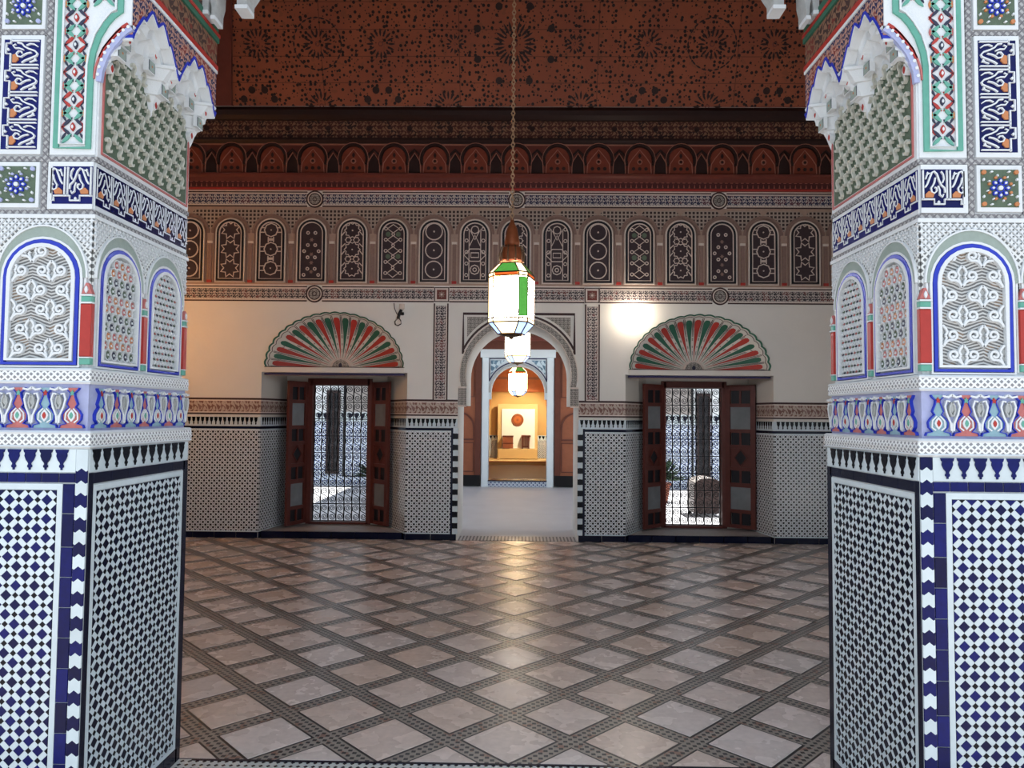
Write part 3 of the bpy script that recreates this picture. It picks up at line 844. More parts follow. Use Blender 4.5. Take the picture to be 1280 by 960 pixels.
    for a in range(nt + 1):
        t_ = a / nt * TE; row = []
        for c in range(ns + 1):
            q = c / ns * 3; tier = min(2, int(q)); f_ = q - tier
            n_ = .006 + (.112 / 3) * (tier + 1 - math.sqrt(max(0, 1 - f_ ** 2)))
            cell = HB / 2; n_ -= .016 * abs(math.sin(PI * (t_ / cell + .5 * (tier % 2)))) * (.3 + .7 * f_) * (0 if dn(t_) < .05 else 1)
            row.append(b.pt(t_, za(t_) + (low(t_) + .004 - za(t_)) * c / ns, max(.007, n_)))
        G.append(row)
    for a in range(nt):
        for c in range(ns): b.face((G[a][c], G[a + 1][c], G[a + 1][c + 1], G[a][c + 1]), kk)
    b.build('stalactite_cells', br)
    prof = [(2.86, .003, .003), (2.885, .014, .010), (2.915, .024, .020), (2.94, .034, .034), (2.943, .042, .046), (2.97, .044, .054), (2.998, .046, .062), (3.0, .054, .072), (3.02, .058, .086), (3.045, .06, .104), (3.048, .064, .118), (3.06, .064, .122)]
    for ti, tc in enumerate(tips):
        b = MB(FI); kk = b.slot('plaster_white'); rows = []
        cl = lambda q: min(TE, max(0.0, q))
        for v, hw, pr in prof:
            rows.append([b.pt(cl(tc - hw * 1.25), v, .006), b.pt(cl(tc - hw * .7), v, .006 + pr), b.pt(cl(tc + hw * .7), v, .006 + pr), b.pt(cl(tc + hw * 1.25), v, .006)])
        for a, c in zip(rows, rows[1:]):
            for q in range(3): b.face((a[q], a[q + 1], c[q + 1], c[q]), kk)
        b.face(rows[-1], kk)
        b.build('stalactite', br)
        b = MB(FI); uc = min(max(tc, .035), TH - .032)
        for v, n0_ in ((2.912, .026), (3.022, .09)):
            b.prism(leaf(uc, v, PI / 2, .046, .03), n0_ - .02, n0_ + .004, 'plaster_white'); b.prism(leaf(uc, v - .002, PI / 2, .03, .017), n0_ + .004, n0_ + .006, 'paint_red')
        for du, v, hw, n0_, n1 in ((0, 2.97, .027, .05, .067), (-.088, 3.035, .024, .034, .055), (.088, 3.035, .024, .034, .055)):
            u = tc + du if du else uc
            if u - hw < 0 or u + hw > TH + .01: continue
            b.rect(u - hw - .004, v - .026, u + hw + .004, v + .026, n0_, n1, 'plaster_white'); b.rect(u - hw, v - .021, u + hw, v + .021, n1, n1 + .001, 'paint_dark'); b.rect(u - hw + .004, v - .021, u + hw - .004, v + .021, n1 + .001, n1 + .002, 'green_grey'); b.prism(disc(u, v, .005, 6), n1 + .002, n1 + .003, 'paint_orange')
            if du: b.prism(leaf(u, v + .05, PI / 2, .044, .028), .03, n1 + .016, 'plaster_white'); b.prism(leaf(u, v + .048, PI / 2, .028, .016), n1 + .016, n1 + .018, 'paint_red')
        b.build('tier_ornament', br)
    pts = [(a / nt * TE, low(a / nt * TE)) for a in range(nt + 1)]
    b = MB(FI); b.prism(pts + [(TE, 3.226), (0, 3.226)], .07, P, 'scroll_painted'); b.build('painted_panel', br)
    b = MB(FI); b.stroke(pts, .009, .085, P + .004, 'paint_blue'); b.build('blue_outline', br)
    b = MB(FI); b.stroke([(x, v - .010) for x, v in pts], .008, .08, P + .001, 'plaster_white'); b.build('white_outline', br)
    # wooden beam over the bracket
    b = MB(FI); b.rect(0, 3.226, TH + .004, 3.24, 0, P + .006, 'plaster_white'); b.rect(0, 3.24, TH + .004, 3.262, 0, P + .008, 'paint_red')
    b.rect(0, 3.262, TH + .004, 3.375, 0, P, 'scroll_beam'); b.rect(0, 3.375, TH + .004, 3.40, 0, P + .01, 'fan_green'); b.rect(0, 3.40, TH + .004, 3.415, 0, P + .015, 'paint_red')
    b.rect(0, 3.415, TH + .004, 3.46, 0, P + .005, 'fan_green'); b.rect(0, 3.46, TH + .004, 3.62, 0, P, 'scroll_beam')
    b.build('painted_beam', wall)
    # lobed lower edge of the upper arch (only its first tips hang into view)
    FL = Frame((XC + s * W, 3.2, 0), (-s, 0, 0), (0, 0, 1), (0, -1, 0))
    b = MB(FL)
    for u0, v0, v1, ww in ((.135, 3.43, 3.62, .05), (.175, 3.405, 3.62, .03), (.305, 3.455, 3.7, .085)):
        b.prism([(u0 - ww * .7, v1), (u0 - ww * .6, v0 + .09), (u0 - ww * .3, v0 + .05), (u0 - ww * .28, v0), (u0 + ww * .28, v0), (u0 + ww * .3, v0 + .05), (u0 + ww * .6, v0 + .09), (u0 + ww * .7, v1)], -.06, .03, 'plaster_carved', .01, None, True)
        b.rect(u0 - ww * .34, v0 - .004, u0 + ww * .34, v0 + .014, -.05, .036, 'plaster_white', 0, None, True)
    b.prism([(.1, 3.6), (.48, 3.6), (.62, 4.2), (.1, 4.2)], -.06, .02, 'plaster_carved', 0, None, True)
    b.build('arch_tips', wall)
    return wall
build_pier(-1); build_pier(1)
b = MB(); box3(b, XC - W, YN, 4.2, XC + W, YF, 8.2, 'plaster_white'); b = b.build('wall_front_lintel'); tag(b, 'plain plaster lintel wall above the entrance opening', 'wall', 'structure')
# ================================================================== BACK WALL
flat('band_ground', 'A98F80', .7, .2, 25, .3)
flat('archivolt_brown', '8A7066', .7, .25, 40, .4)
flat('tracery', 'D2C2B6', .65, .15, 30)
flat('window_dark', '3A2C30', .55, .35, 20)
flat('window_frame_dark', '14151C', .5, .2, 20)
flat('wood_panel_paint', '7A3624', .55, .35, 12)
flat('wood_line', 'A06A58', .55, .2, 30)
FB = Frame((XB, D, 0), (1, 0, 0), (0, 0, 1), (0, -1, 0))
CD, HD = .03, .77                                               # doorway axis and half width
AL, AH, AC, AR, AZ = 1.40, 3.285, 2.345, .895, 2.13             # alcoves: inner edge, outer edge, fan axis, radius, springing
NB = -.654                                                      # alcove depth
wb = MB(FB)
for a, c in ((-4.95, -AH), (-AL, CD - HD), (CD + HD, AL), (AH, 4.95)): wb.rect(a, 0, c, 4.5, -.9, 0, 'plaster_cream', 0, None, True)
for s in (-1, 1):
    S_ = lambda pts: [(s * x, y) for x, y in pts]
    wb.prism(S_([(AC, 4.5), (AL, 4.5), (AL, AZ), (AC - AR, AZ)] + arc(AC, AZ, AR, PI, PI / 2, 14, .775)), -.12, 0, 'plaster_cream')
    wb.prism(S_([(AC, 4.5)] + arc(AC, AZ, AR, PI / 2, 0, 14, .775) + [(AH, AZ), (AH, 4.5)]), -.12, 0, 'plaster_cream')
    # conch: painted half dome
    kk = wb.slot('plaster_alcove'); G = []
    for i in range(9):
        rr = i / 8; G.append([wb.pt(s * (AC + AR * rr * math.cos(PI * j / 28)), AZ + .775 * rr * math.sin(PI * j / 28), -.34 * (1 - rr ** 2)) for j in range(29)])
    for i in range(8):
        for j in range(28):
            q = (G[i][j], G[i + 1][j], G[i + 1][j + 1], G[i][j + 1]); wb.face(q if s > 0 else q[::-1], kk)
    # alcove ceiling strip behind the springing, splayed cheeks, back of the alcove round the window
    for xa, na, xb_, nb_ in ((AL, 0, 1.78, NB), (AH, 0, 3.17, NB)): wb.quad([(s * xa, 0, na), (s * xb_, 0, nb_), (s * xb_, AZ + .02, nb_), (s * xa, AZ + .02, na)], 'plaster_alcove')
    wb.quad([(s * AL, AZ, 0), (s * AH, AZ, 0), (s * 3.17, AZ, NB), (s * 1.78, AZ, NB)], 'plaster_alcove')
    for r in ((1.40, 0, 2.01, 4.5), (2.84, 0, 3.285, 4.5), (2.01, 2.05, 2.84, 4.5), (2.01, 0, 2.84, .09)):
        u0, u1 = sorted((s * r[0], s * r[2])); wb.rect(u0, r[1], u1, r[3], -.9, NB, 'plaster_alcove', 0, None, True)
# over the doorway, with the horseshoe intrados
ZS, RI = 2.10, .675
door_out = [(CD - HD, 1.72), (CD - RI, 1.72), (CD - RI, ZS)] + arc(CD, ZS, RI, PI, 0, 26)[1:-1] + [(CD + RI, ZS), (CD + RI, 1.72), (CD + HD, 1.72)]
mid = len(door_out) // 2
wb.prism([(CD - HD, 4.5)] + door_out[:mid + 1] + [(CD, 4.5)], -.9, 0, 'plaster_cream', 0, None, True)
wb.prism([(CD, 4.5)] + door_out[mid:] + [(CD + HD, 4.5)], -.9, 0, 'plaster_cream', 0, None, True)
wb.rect(-4.95, 4.5, 4.95, 8.2, -.9, -.05, 'plaster_cream', 0, None, True)
wall_back = wb.build('wall_back')
tag(wall_back, 'rear wall of the hall, cream plaster over mosaic dado with arched doorway and carved frieze', 'wall', 'structure')
WBK = wall_back

def dado(fr_, u0, u1, parent, base=True, band=True, tilew=.3):
    b = MB(fr_); b.rect(u0, .08, u1, 1.385, 0, .006, 'dado_mosaic'); b.build('mosaic_field', parent)
    b = MB(fr_); b.rect(u0, .08, u1, .095, 0, .012, 'tile_white'); b.rect(u0, 1.375, u1, 1.392, 0, .012, 'tile_white'); b.rect(u0, 1.392, u1, 1.425, 0, .012, 'tile_navy'); b.build('dado_border', parent)
    if base:
        n = max(1, round((u1 - u0) / tilew)); w_ = (u1 - u0) / n
        for i in range(n): b = MB(fr_); b.rect(u0 + i * w_ + .003, 0, u0 + (i + 1) * w_ - .003, .078, 0, .018, 'tile_navy', .004); b.build('base_tile', parent)
    b = MB(fr_); b.rect(u0, 1.428, u1, 1.545, 0, .008, 'tile_white'); p = .0575
    n = int((u1 - u0) / p); off = ((u1 - u0) - n * p) / 2
    for i in range(n): b.prism([(u0 + off + (i + .5 + x * 1.0) * p, 1.445 + y * .098) for x, y in MERL], .008, .012, 'tile_black')
    stuff(b.build('fringe_tiles', parent))
    if band:
        b = MB(fr_); b.rect(u0, 1.60, u1, 1.762, 0, .004, 'scroll_vine'); b.build('painted_vine_band', parent)
        b = MB(fr_); b.rect(u0, 1.765, u1, 1.79, 0, .006, 'line_dark'); b.rect(u0, 1.578, u1, 1.597, 0, .006, 'line_dark'); b.rect(u0, 1.597, u1, 1.612, 0, .0065, 'line_light'); b.rect(u0, 1.75, u1, 1.765, 0, .0065, 'line_light')
        b.build('band_lines', parent)
dado(FB, -4.95, -AH, WBK); dado(FB, AH, 4.95, WBK); dado(FB, -AL, CD - HD - .005, WBK); dado(FB, CD + HD + .005, AL, WBK)
for s in (-1, 1):
    for xa, xb_, inner in ((AL, 1.78, True), (AH, 3.17, False)):
        A = Vector(FB(s * xa, 0, 0)); B = Vector(FB(s * xb_, 0, NB)); L = (B - A).length; uu = (B - A).normalized()
        nn_ = Vector((uu.y, -uu.x, 0))
        mid = FB(s * AC, 0, 0) - A
        if nn_.dot(mid) < 0: nn_ = -nn_
        dado(Frame(A, uu, (0, 0, 1), nn_), 0, L, WBK, True, True)
    # sill with tiled riser
    b = MB(FB); u0, u1 = sorted((s * AL, s * AH)); kk = b.slot('stone_grey')
    b.quad([(s * (AL + .04), .085, -.02), (s * (AH - .03), .085, -.02), (s * 3.17, .085, NB), (s * 1.78, .085, NB)], 'stone_grey'); b.build('sill', WBK)
    n = 6; w_ = (AH - AL - .07) / n
    for i in range(n): b = MB(FB); ua = AL + .04 + i * w_; ub, uc = sorted((s * (ua + .003), s * (ua + w_ - .003))); b.rect(ub, 0, uc, .085, -.05, -.012, 'tile_navy', .004); b.build('base_tile', WBK)
    # fan: ribs painted alternately red and green, laid on the conch
    def cp(r, a, lift=0.0):
        rr = r; n = -.34 * (1 - rr ** 2)
        return (s * AC + s * AR * rr * math.cos(a), AZ + .07 + .705 * rr * math.sin(a), n + .012 + lift)
    NP = 21
    for i in range(NP):
        a = PI * (i + .5) / NP; da = PI / NP
        c = 'fan_red' if i % 2 == 0 else 'fan_green'
        b = MB(FB); kk = b.slot(c); L_, R_ = [], []
        for r, w_ in ((.2, .06), (.35, .13), (.5, .2), (.65, .27), (.78, .33), (.86, .36), (.895, .3), (.915, .15)):
            L_.append(b.pt(*cp(r, a - da * w_, .006))); R_.append(b.pt(*cp(r, a + da * w_, .006)))
        for q in range(len(L_) - 1):
            fc_ = (L_[q], L_[q + 1], R_[q + 1], R_[q]); b.face(fc_ if s > 0 else fc_[::-1], kk)
        b.build('fan_rib', WBK)
        # light rim line and scallop
        b = MB(FB); kk = b.slot('line_dark')
        def arcp(r, dr, a0, a1, n, lift, mname):
            k2 = b.slot(mname); pr = None
            for q in range(n + 1):
                aa = a0 + (a1 - a0) * q / n; bump = .018 * math.sin(PI * q / n)
                p1, p2 = b.pt(*cp(r + bump, aa, lift)), b.pt(*cp(r + dr + bump, aa, lift))
                if pr: f_ = (pr[0], pr[1], p2, p1); b.face(f_ if s > 0 else f_[::-1], k2)
                pr = (p1, p2)
        arcp(.972, .022, a - da / 2, a + da / 2, 6, .014, 'fan_green')
        arcp(.945, .008, a - da / 2, a + da / 2, 6, .010, 'line_dark')
        for sg in (-1, 1):
            k2 = b.slot('line_dark'); pr = None
            for q in range(7):
                r = .3 + .64 * q / 6; p1, p2 = b.pt(*cp(r, a + sg * da * .47, .004)), b.pt(*cp(r, a + sg * da * .40, .004))
                if pr: f_ = (pr[0], p1, p2, pr[1]); b.face(f_, k2)
                pr = (p1, p2)
        b.build('fan_outline', WBK)
    b = MB(FB)
    hub = [(s * AC + .115 * math.cos(PI * q / 14), AZ + .07 + .12 * math.sin(PI * q / 14)) for q in range(15)]
    b.prism(hub, -.34, -.30, 'scroll_grey', .008)
    b.prism([(s * AC + .145 * math.cos(PI * q / 14), AZ + .07 + .15 * math.sin(PI * q / 14)) for q in range(15)], -.34, -.312, 'tracery', .006)
    b.prism(leaf(s * AC, AZ + .11, PI / 2, .07, .05), -.30, -.295, 'paint_dark'); b.build('fan_hub', WBK)
    u0, u1 = sorted((s * (AC - AR - .01), s * (AC + AR + .01)))
    b = MB(FB); b.rect(u0, AZ - .005, u1, AZ + .068, -.05, .006, 'plaster_alcove', .004); b.rect(u0, AZ - .035, u1, AZ - .012, -.05, .005, 'line_navy'); b.rect(u0, AZ + .062, u1, AZ + .07, -.05, .009, 'line_dark')
    b.rect(u0, AZ - .045, u1, AZ - .038, -.05, .005, 'archivolt_brown'); b.build('fan_base_band', WBK)

# doorway trim
b = MB(FB); b.stroke(arc(CD, ZS, .712, -.2, PI + .2, 34), .078, 0, .018, 'scroll_grey'); b.build('archivolt', WBK)
b = MB(FB); b.stroke(arc(CD, ZS, .757, -.1, PI + .1, 34), .012, 0, .022, 'line_light'); b.stroke(arc(CD, ZS, .678, -.2, PI + .2, 34), .008, 0, .024, 'line_light'); b.build('archivolt_line', WBK)
th = math.acos(.705 / .785)
b = MB(FB); b.stroke([(CD - .715, 2.38), (CD - .715, 2.90), (CD + .715, 2.90), (CD + .715, 2.38)], .032, 0, .014, 'line_dark'); b.stroke(arc(CD, ZS, .787, th, PI - th, 24), .026, 0, .014, 'line_dark'); b.build('spandrel_frame', WBK)
for s in (-1, 1):
    a1 = math.acos(.665 / .83)
    P = [(CD + s * .83 * math.cos(a), ZS + .83 * math.sin(a)) for a in [a1 + (1.16 - a1) * i / 10 for i in range(11)]]
    top = 2.86
    P = [p for p in P if p[1] < top]
    b = MB(FB); b.prism(P + [(CD + s * .33, top), (CD + s * .665, top)], 0, .010, 'scroll_grey'); b.build('spandrel_panel', WBK)
    # impost and alternating corner blocks
    u0, u1 = sorted((CD + s * (RI - .005), CD + s * (HD + .0)))
    b = MB(FB); b.rect(u0, 1.72, u1, 1.94, -.05, .015, 'scroll_grey', .004); b.rect(u0, 1.94, u1, 1.96, -.05, .02, 'line_light'); b.rect(u0, 1.70, u1, 1.72, -.05, .02, 'line_light'); b.build('impost', WBK)
    b = MB(FB)
    for i in range(19):
        u0, u1 = sorted((CD + s * (HD - .008), CD + s * (HD + .058)))
        b.rect(u0, .08 + i * .071, u1, .08 + (i + 1) * .071 - .003, 0, .016, 'tile_black' if i % 2 else 'tile_white')
    u0, u1 = sorted((CD + s * (HD + .058), CD + s * (HD + .085))); b.rect(u0, 0, u1, 1.43, 0, .015, 'tile_navy')
    stuff(b.build('corner_blocks', WBK))
    # ornament pilaster beside the doorway
    c = s * .975 + .0
    b = MB(FB); b.rect(c - .07, 1.80, c + .07, 3.0, 0, .008, 'scroll_band'); b.build('ornament_strip', WBK)
    b = MB(FB)
    for r in ((c - .096, 1.77, c - .078, 3.03), (c + .078, 1.77, c + .096, 3.03), (c - .078, 1.77, c + .078, 1.788)): b.rect(*r, 0, .011, 'line_dark')
    for r in ((c - .078, 1.788, c - .068, 3.0), (c + .068, 1.788, c + .078, 3.0), (c - .068, 1.788, c + .068, 1.797)): b.rect(*r, 0, .010, 'line_light')
    b.build('strip_lines', WBK)

# ornament bands and roundels
def oband(z0, z1, gaps, mname):
    us = [-4.95]
    for g, r in gaps: us += [g - r, g + r]
    us.append(4.95)
    for i in range(0, len(us), 2):
        b = MB(FB); b.rect(us[i], z0 + .035, us[i + 1], z1 - .035, 0, .010, mname); b.build('ornament_band', WBK)
    b = MB(FB)
    for za, zb, m_ in ((z0, z0 + .016, 'line_dark'), (z1 - .016, z1, 'line_dark'), (z0 + .016, z0 + .03, 'line_light'), (z1 - .03, z1 - .016, 'line_light'), (z1, z1 + .018, 'line_light')):
        for i in range(0, len(us), 2): b.rect(us[i], za, us[i + 1], zb, 0, .012, m_)
    b.build('band_lines', WBK)
def roundel(u, v, r):
    b = MB(FB); b.prism(disc(u, v, r, 24), 0, .008, 'line_light'); b.stroke(disc(u, v, r, 24), .018, 0, .014, 'line_dark', True); b.prism(disc(u, v, r * .74, 20), .008, .012, 'scroll_grey'); b.stroke(disc(u, v, r * .7, 20), .012, .0, .015, 'line_dark', True)
    b.stroke(disc(u, v, r * .25, 10), .01, .0, .015, 'line_dark', True); b.build('roundel', WBK)
oband(3.045, 3.245, ((-2.62, .1), (-.97, .1), (.97, .1), (2.61, .1)), 'scroll_band')
oband(4.285, 4.485, ((-2.64, .1), (-.01, .1), (2.6, .1)), 'scroll_band_blue')
for u in (-2.62, 2.61): roundel(u, 3.145, .105)
for u in (-2.64, -.01, 2.6): roundel(u, 4.385, .105)
for u in (-.97, .97):
    b = MB(FB); b.rect(u - .095, 3.05, u + .095, 3.24, 0, .008, 'line_light'); b.stroke([(u - .09, 3.055), (u + .09, 3.055), (u + .09, 3.235), (u - .09, 3.235)], .016, 0, .013, 'line_dark', True)
    b.rect(u - .062, 3.083, u + .062, 3.207, .008, .012, 'wood_red'); b.prism(star(u, 3.145, .05, .03, 8), .012, .016, 'archivolt_brown'); b.prism(disc(u, 3.145, .014, 8), .016, .02, 'tracery'); b.build('square_medallion', WBK)

# arcade of blind tracery windows
b = MB(FB); b.rect(-4.95, 3.262, 4.95, 4.285, 0, .003, 'band_ground'); b.build('arcade_ground', WBK)
PW = .5305; UW = -.017
def tracery(b, kind, cx):
    z0, z1 = 3.345, 4.075; N0, N1 = .012, .02; T = 'tracery'
    def st(p, w_=.012, closed=False): b.stroke(p, w_, N0, N1, T, closed)
    if kind == 0:
        for v in (3.47, 3.72, 3.965): st(disc(cx, v, .108, 18), .014, True); b.prism(disc(cx, v, .012, 6), N0, N1, 'tracery')
    elif kind == 1:
        for v in (3.475, 3.725, 3.975): st(star(cx, v, .125, .078, 8, PI / 8), .014, True)
    elif kind == 2:
        for v in (3.475, 3.725, 3.975):
            st(disc(cx, v, .088, 8), .013, True); b.prism(disc(cx, v, .01, 6), N0, N1, T)
            for s in (-1, 1): st([(cx + s * .085, v + .03), (cx + s * .14, v + .03)]); st([(cx + s * .085, v - .03), (cx + s * .14, v - .03)])
            if v < 3.9: st([(cx - .035, v + .09), (cx - .035, v + .16)]); st([(cx + .035, v + .09), (cx + .035, v + .16)]); st([(cx - .035, v + .125), (cx + .035, v + .125)], .03)
    elif kind == 3:
        for j, v in enumerate((3.39, 3.47, 3.62, 3.70, 3.78, 3.94)):
            for s in (-1, 1): st(disc(cx + s * (.095 if j in (0, 3) else .048), v, .018, 8), .012, True)
        for v in (3.43, 3.55, 3.66, 3.85): b.prism(star(cx, v, .03, .014, 6), N0, .016, 'archivolt_brown')
    elif kind == 4:
        for v in (3.475, 3.725, 3.975):
            st(star(cx, v, .105, .082, 10), .012, True); b.prism(disc(cx, v, .01, 6), N0, N1, T)
            if v < 3.9:
                for s in (-1, 1): st(star(cx + s * .052, v + .125, .042, .03, 6), .011, True); st([(cx + s * .09, v + .08), (cx + s * .14, v + .03)])
            for s in (-1, 1): st([(cx + s * .1, v - .02), (cx + s * .14, v - .07)])
    elif kind == 5:
        for j in range(5):
            v = 3.42 + j * .145
            st([(cx - .075, v), (cx, v + .055), (cx + .075, v), (cx, v - .055)], .012, True)
            for s in (-1, 1): st(disc(cx + s * .095, v, .02, 8), .01, True)
            if j < 4: st(disc(cx, v + .0725, .018, 8), .01, True)
            for s in (-1, 1): b.prism(disc(cx + s * .065, v + .0725, .034, 8), N0, .014, 'green_carved' if j % 2 else 'window_dark')
    else:
        st([(cx - .075, z0), (cx - .075, 4.0)], .01); st([(cx + .075, z0), (cx + .075, 4.0)], .01)
        st(disc(cx, 3.47, .06, 8), .012, True); st(disc(cx, 3.47, .024, 8), .01, True)
        st([(cx - .14, 3.66), (cx - .06, 3.58), (cx + .06, 3.58), (cx + .14, 3.66), (cx + .06, 3.74), (cx - .06, 3.74)], .012, True); st([(cx - .05, 3.63), (cx + .05, 3.63), (cx + .05, 3.69), (cx - .05, 3.69)], .012, True)
        st([(cx - .07, 3.78), (cx, 3.92), (cx + .07, 3.78)], .011); st([(cx - .06, 3.98), (cx, 3.86), (cx + .06, 3.98)], .011); st(disc(cx, 3.99, .05, 8), .011, True)
        for j in range(5):
            for s in (-1, 1): st(disc(cx + s * .108, 3.4 + j * .15, .022, 6), .01, True)
kinds = [0, 1, 2, 3, 4, 5, 0, 6]
for i in range(-9, 10):
    cx = UW + i * PW
    kd = 4 if i == 0 else {8: 0, 7: 1, 6: 2, 5: 3, 4: 4, 3: 5, 2: 0, 1: 6, 9: 1}[abs(i)]
    wn = empty('tracery_window', FB(cx, 3.27, 0)); attach(wn, WBK)
    vs = 3.935
    b = MB(FB); b.prism(arch_poly(cx - .15, cx + .15, 3.33, vs), .003, .012, 'window_dark'); b.build('window_ground', wn)
    b = MB(FB); b.stroke(arch_poly(cx - .163, cx + .163, 3.318, vs), .026, .003, .026, 'window_frame_dark', True); b.build('dark_frame', wn)
    b = MB(FB); b.stroke(arch_poly(cx - .143, cx + .143, 3.338, vs), .011, .003, .028, 'tracery', True); b.stroke(arch_poly(cx - .186, cx + .186, 3.296, vs), .016, .003, .022, 'line_light', True); b.build('light_frame', wn)
    b = MB(FB); b.stroke([(cx - .212, 3.28)] + arc(cx, vs, .212, PI, 0, 18) + [(cx + .212, 3.28)], .012, .003, .016, 'archivolt_brown'); b.stroke(arc(cx, vs, .238, PI, 0, 18), .03, .003, .020, 'archivolt_brown'); b.build('archivolt', wn)
    b = MB(FB); tracery(b, kd, cx); b.build('tracery', wn)
    m_ = cx + PW / 2
    b = MB(FB); b.rect(m_ - .03, 3.285, m_ + .03, 3.32, 0, .02, 'paint_red'); b.rect(m_ - .024, 3.32, m_ + .024, 3.8, 0, .016, 'archivolt_brown', .004); b.rect(m_ - .034, 3.8, m_ + .034, 3.83, 0, .022, 'line_light'); b.build('colonnette', WBK)
    P = [(m_, 3.98)] + [(m_ + PW / 2 - .255 * math.cos(a), vs + .255 * math.sin(a)) for a in [.25 + i2 * .26 for i2 in range(6)]]
    P = [p for p in P if p[1] < 4.24]
    Q = [(2 * m_ - x, y) for x, y in P]
    b = MB(FB); b.prism([(m_, 3.985)] + P[1:] + [(m_ + .2, 4.25), (m_ - .2, 4.25)] + Q[1:][::-1], 0, .008, 'lattice_back'); b.build('lattice_spandrel', WBK)

# timber frieze above
b = MB(FB); b.profile([(4.5, -.05), (4.5, .03), (4.53, .045), (4.53, .035), (4.66, .05), (4.68, .08), (4.71, .08), (4.71, -.05)], -4.95, 4.95, 'wood_red'); b.rect(-4.95, 4.54, 4.95, 4.64, .03, .044, 'wood_beadrow'); b.rect(-4.95, 4.503, 4.95, 4.525, .03, .05, 'paint_red'); b.build('bead_course', WBK)
b = MB(FB); b.rect(-4.95, 4.70, 4.95, 5.13, -.05, .02, 'wood_red'); b.build('timber_frieze', WBK)
for i in range(-9, 10):
    cx = UW + i * PW
    b = MB(FB)
    b.prism([(cx - .155, 4.73), (cx + .155, 4.73)] + arc(cx, 4.90, .155, 0, PI, 12, .17), .02, .035, 'wood_panel_paint')
    b.stroke(arc(cx, 4.90, .178, -.35, PI + .35, 16, .195), .032, .02, .06, 'wood_dark'); b.stroke(arc(cx, 4.90, .198, -.3, PI + .3, 16, .215), .008, .02, .062, 'wood_line')
    b.stroke([(cx - .15, 4.73), (cx - .14, 4.85), (cx - .09, 4.93), (cx - .04, 4.99), (cx, 5.04), (cx + .04, 4.99), (cx + .09, 4.93), (cx + .14, 4.85), (cx + .15, 4.73)], .01, .035, .042, 'wood_line')
    b.stroke(disc(cx, 4.88, .03, 8), .012, .035, .044, 'wood_line', True)
    for q in (-.08, 0, .08): b.prism(disc(cx + q, 4.79, .024, 8), .035, .04, 'wood_dark')
    b.prism(disc(cx, 4.88, .016, 6), .035, .046, 'wood_dark'); b.prism(leaf(cx, 4.96, PI / 2, .07, .04), .035, .04, 'wood_dark')
    b.build('frieze_arch', WBK)
    m_ = cx + PW / 2
    b = MB(FB); b.prism([(m_ - .075, 4.73), (m_ + .075, 4.73), (m_ + .07, 4.88), (m_, 5.0), (m_ - .07, 4.88)], .02, .03, 'wood_dark')
    b.stroke([(m_ - .08, 4.73), (m_ - .075, 4.87), (m_, 4.99), (m_ + .075, 4.87), (m_ + .08, 4.73)], .010, .02, .045, 'wood_line'); b.stroke([(m_ - .10, 4.87), (m_ - .06, 4.97), (m_, 5.03), (m_ + .06, 4.97), (m_ + .10, 4.87)], .026, .02, .055, 'wood_dark'); b.build('frieze_arch', WBK)
b = MB(FB); b.profile([(5.11, .0), (5.11, .05), (5.14, .09), (5.17, .09), (5.17, .0)], -4.95, 4.95, 'wood_dark'); b.rect(-4.95, 5.095, 4.95, 5.112, .0, .035, 'wood_line'); b.build('timber_cornice', WBK)
b = MB(FB); b.rect(-4.95, 5.17, 4.95, 5.42, -.05, .06, 'scroll_wood'); b.build('painted_plank', WBK)
for i in range(-9, 10):
    b = MB(FB); b.prism(disc(UW + i * PW + .2, 5.3, .035, 10), .06, .066, 'wood_dark'); b.build('painted_dot', WBK)
b = MB(FB); b.profile([(5.40, .0), (5.40, .1), (5.44, .16), (5.5, .17), (5.56, .125), (5.57, .0)], -4.95, 4.95, 'wood_dark'); b.build('timber_cornice', WBK)

# ================================================================== SLOPED PAINTED CEILING
sl = Vector((0, -.347, .938)).normalized()
FC = Frame((XB, D - .126, 5.57), (1, 0, 0), tuple(sl), tuple(Vector((1, 0, 0)).cross(sl)))
b = MB(FC); b.rect(-4.95, 0, 4.95, 2.8, -.08, 0, 'painted_ceiling', 0, None, True); ceil = b.build('ceiling_slope')
tag(ceil, 'sloping timber ceiling painted with rust coloured rosettes and star pattern', 'ceiling', 'structure')
def rpet(u, v, n, r0_, r1_, wd, mname='wood_dark', ring=None):
    b = MB(FC)
    for i in range(n):
        a = 2 * PI * i / n; b.prism(leaf(u + (r0_ + r1_) / 2 * math.cos(a), v + (r0_ + r1_) / 2 * math.sin(a), a, r1_ - r0_, wd), 0, .006, mname)
    b.stroke(disc(u, v, r0_ * .3, 10), r0_ * .12, 0, .008, 'wood_red', True)
    if ring:
        for i in range(24):
            a = 2 * PI * i / 24; b.prism(leaf(u + ring * math.cos(a), v + ring * math.sin(a), a + PI / 2, .075, .022), 0, .005, mname)
    b.build('painted_rosette', ceil)
rpet(-.054, .73, 24, .12, .27, .03, ring=None)
for u, rg in ((-3.3, None), (-2.537, .3), (-1.737, None), (1.62, None), (2.42, .3), (3.2, None)): rpet(u, .73, 16, .085, .185, .026, ring=rg)
for u in (-.8, .7): rpet(u, .73, 12, .05, .12, .02)
for u in (-.9, .8, -2.54, 2.42): rpet(u, -.0, 16, .08, .19, .026)
for u, v in [(-.054 + .5 * math.cos(PI / 8 + PI / 4 * i), .73 + .46 * math.sin(PI / 8 + PI / 4 * i)) for i in range(8)] + [(c + du, v) for c in (-3.345, -1.745, 1.66, 3.24) for du, v in ((-.083, .19), (.083, .19), (-.195, .08), (.2, .08))]:
    b = MB(FC); b.prism(disc(u, v, .045, 12), 0, .007, 'wood_dark'); b.build('painted_dot', ceil)
b = MB(FC)
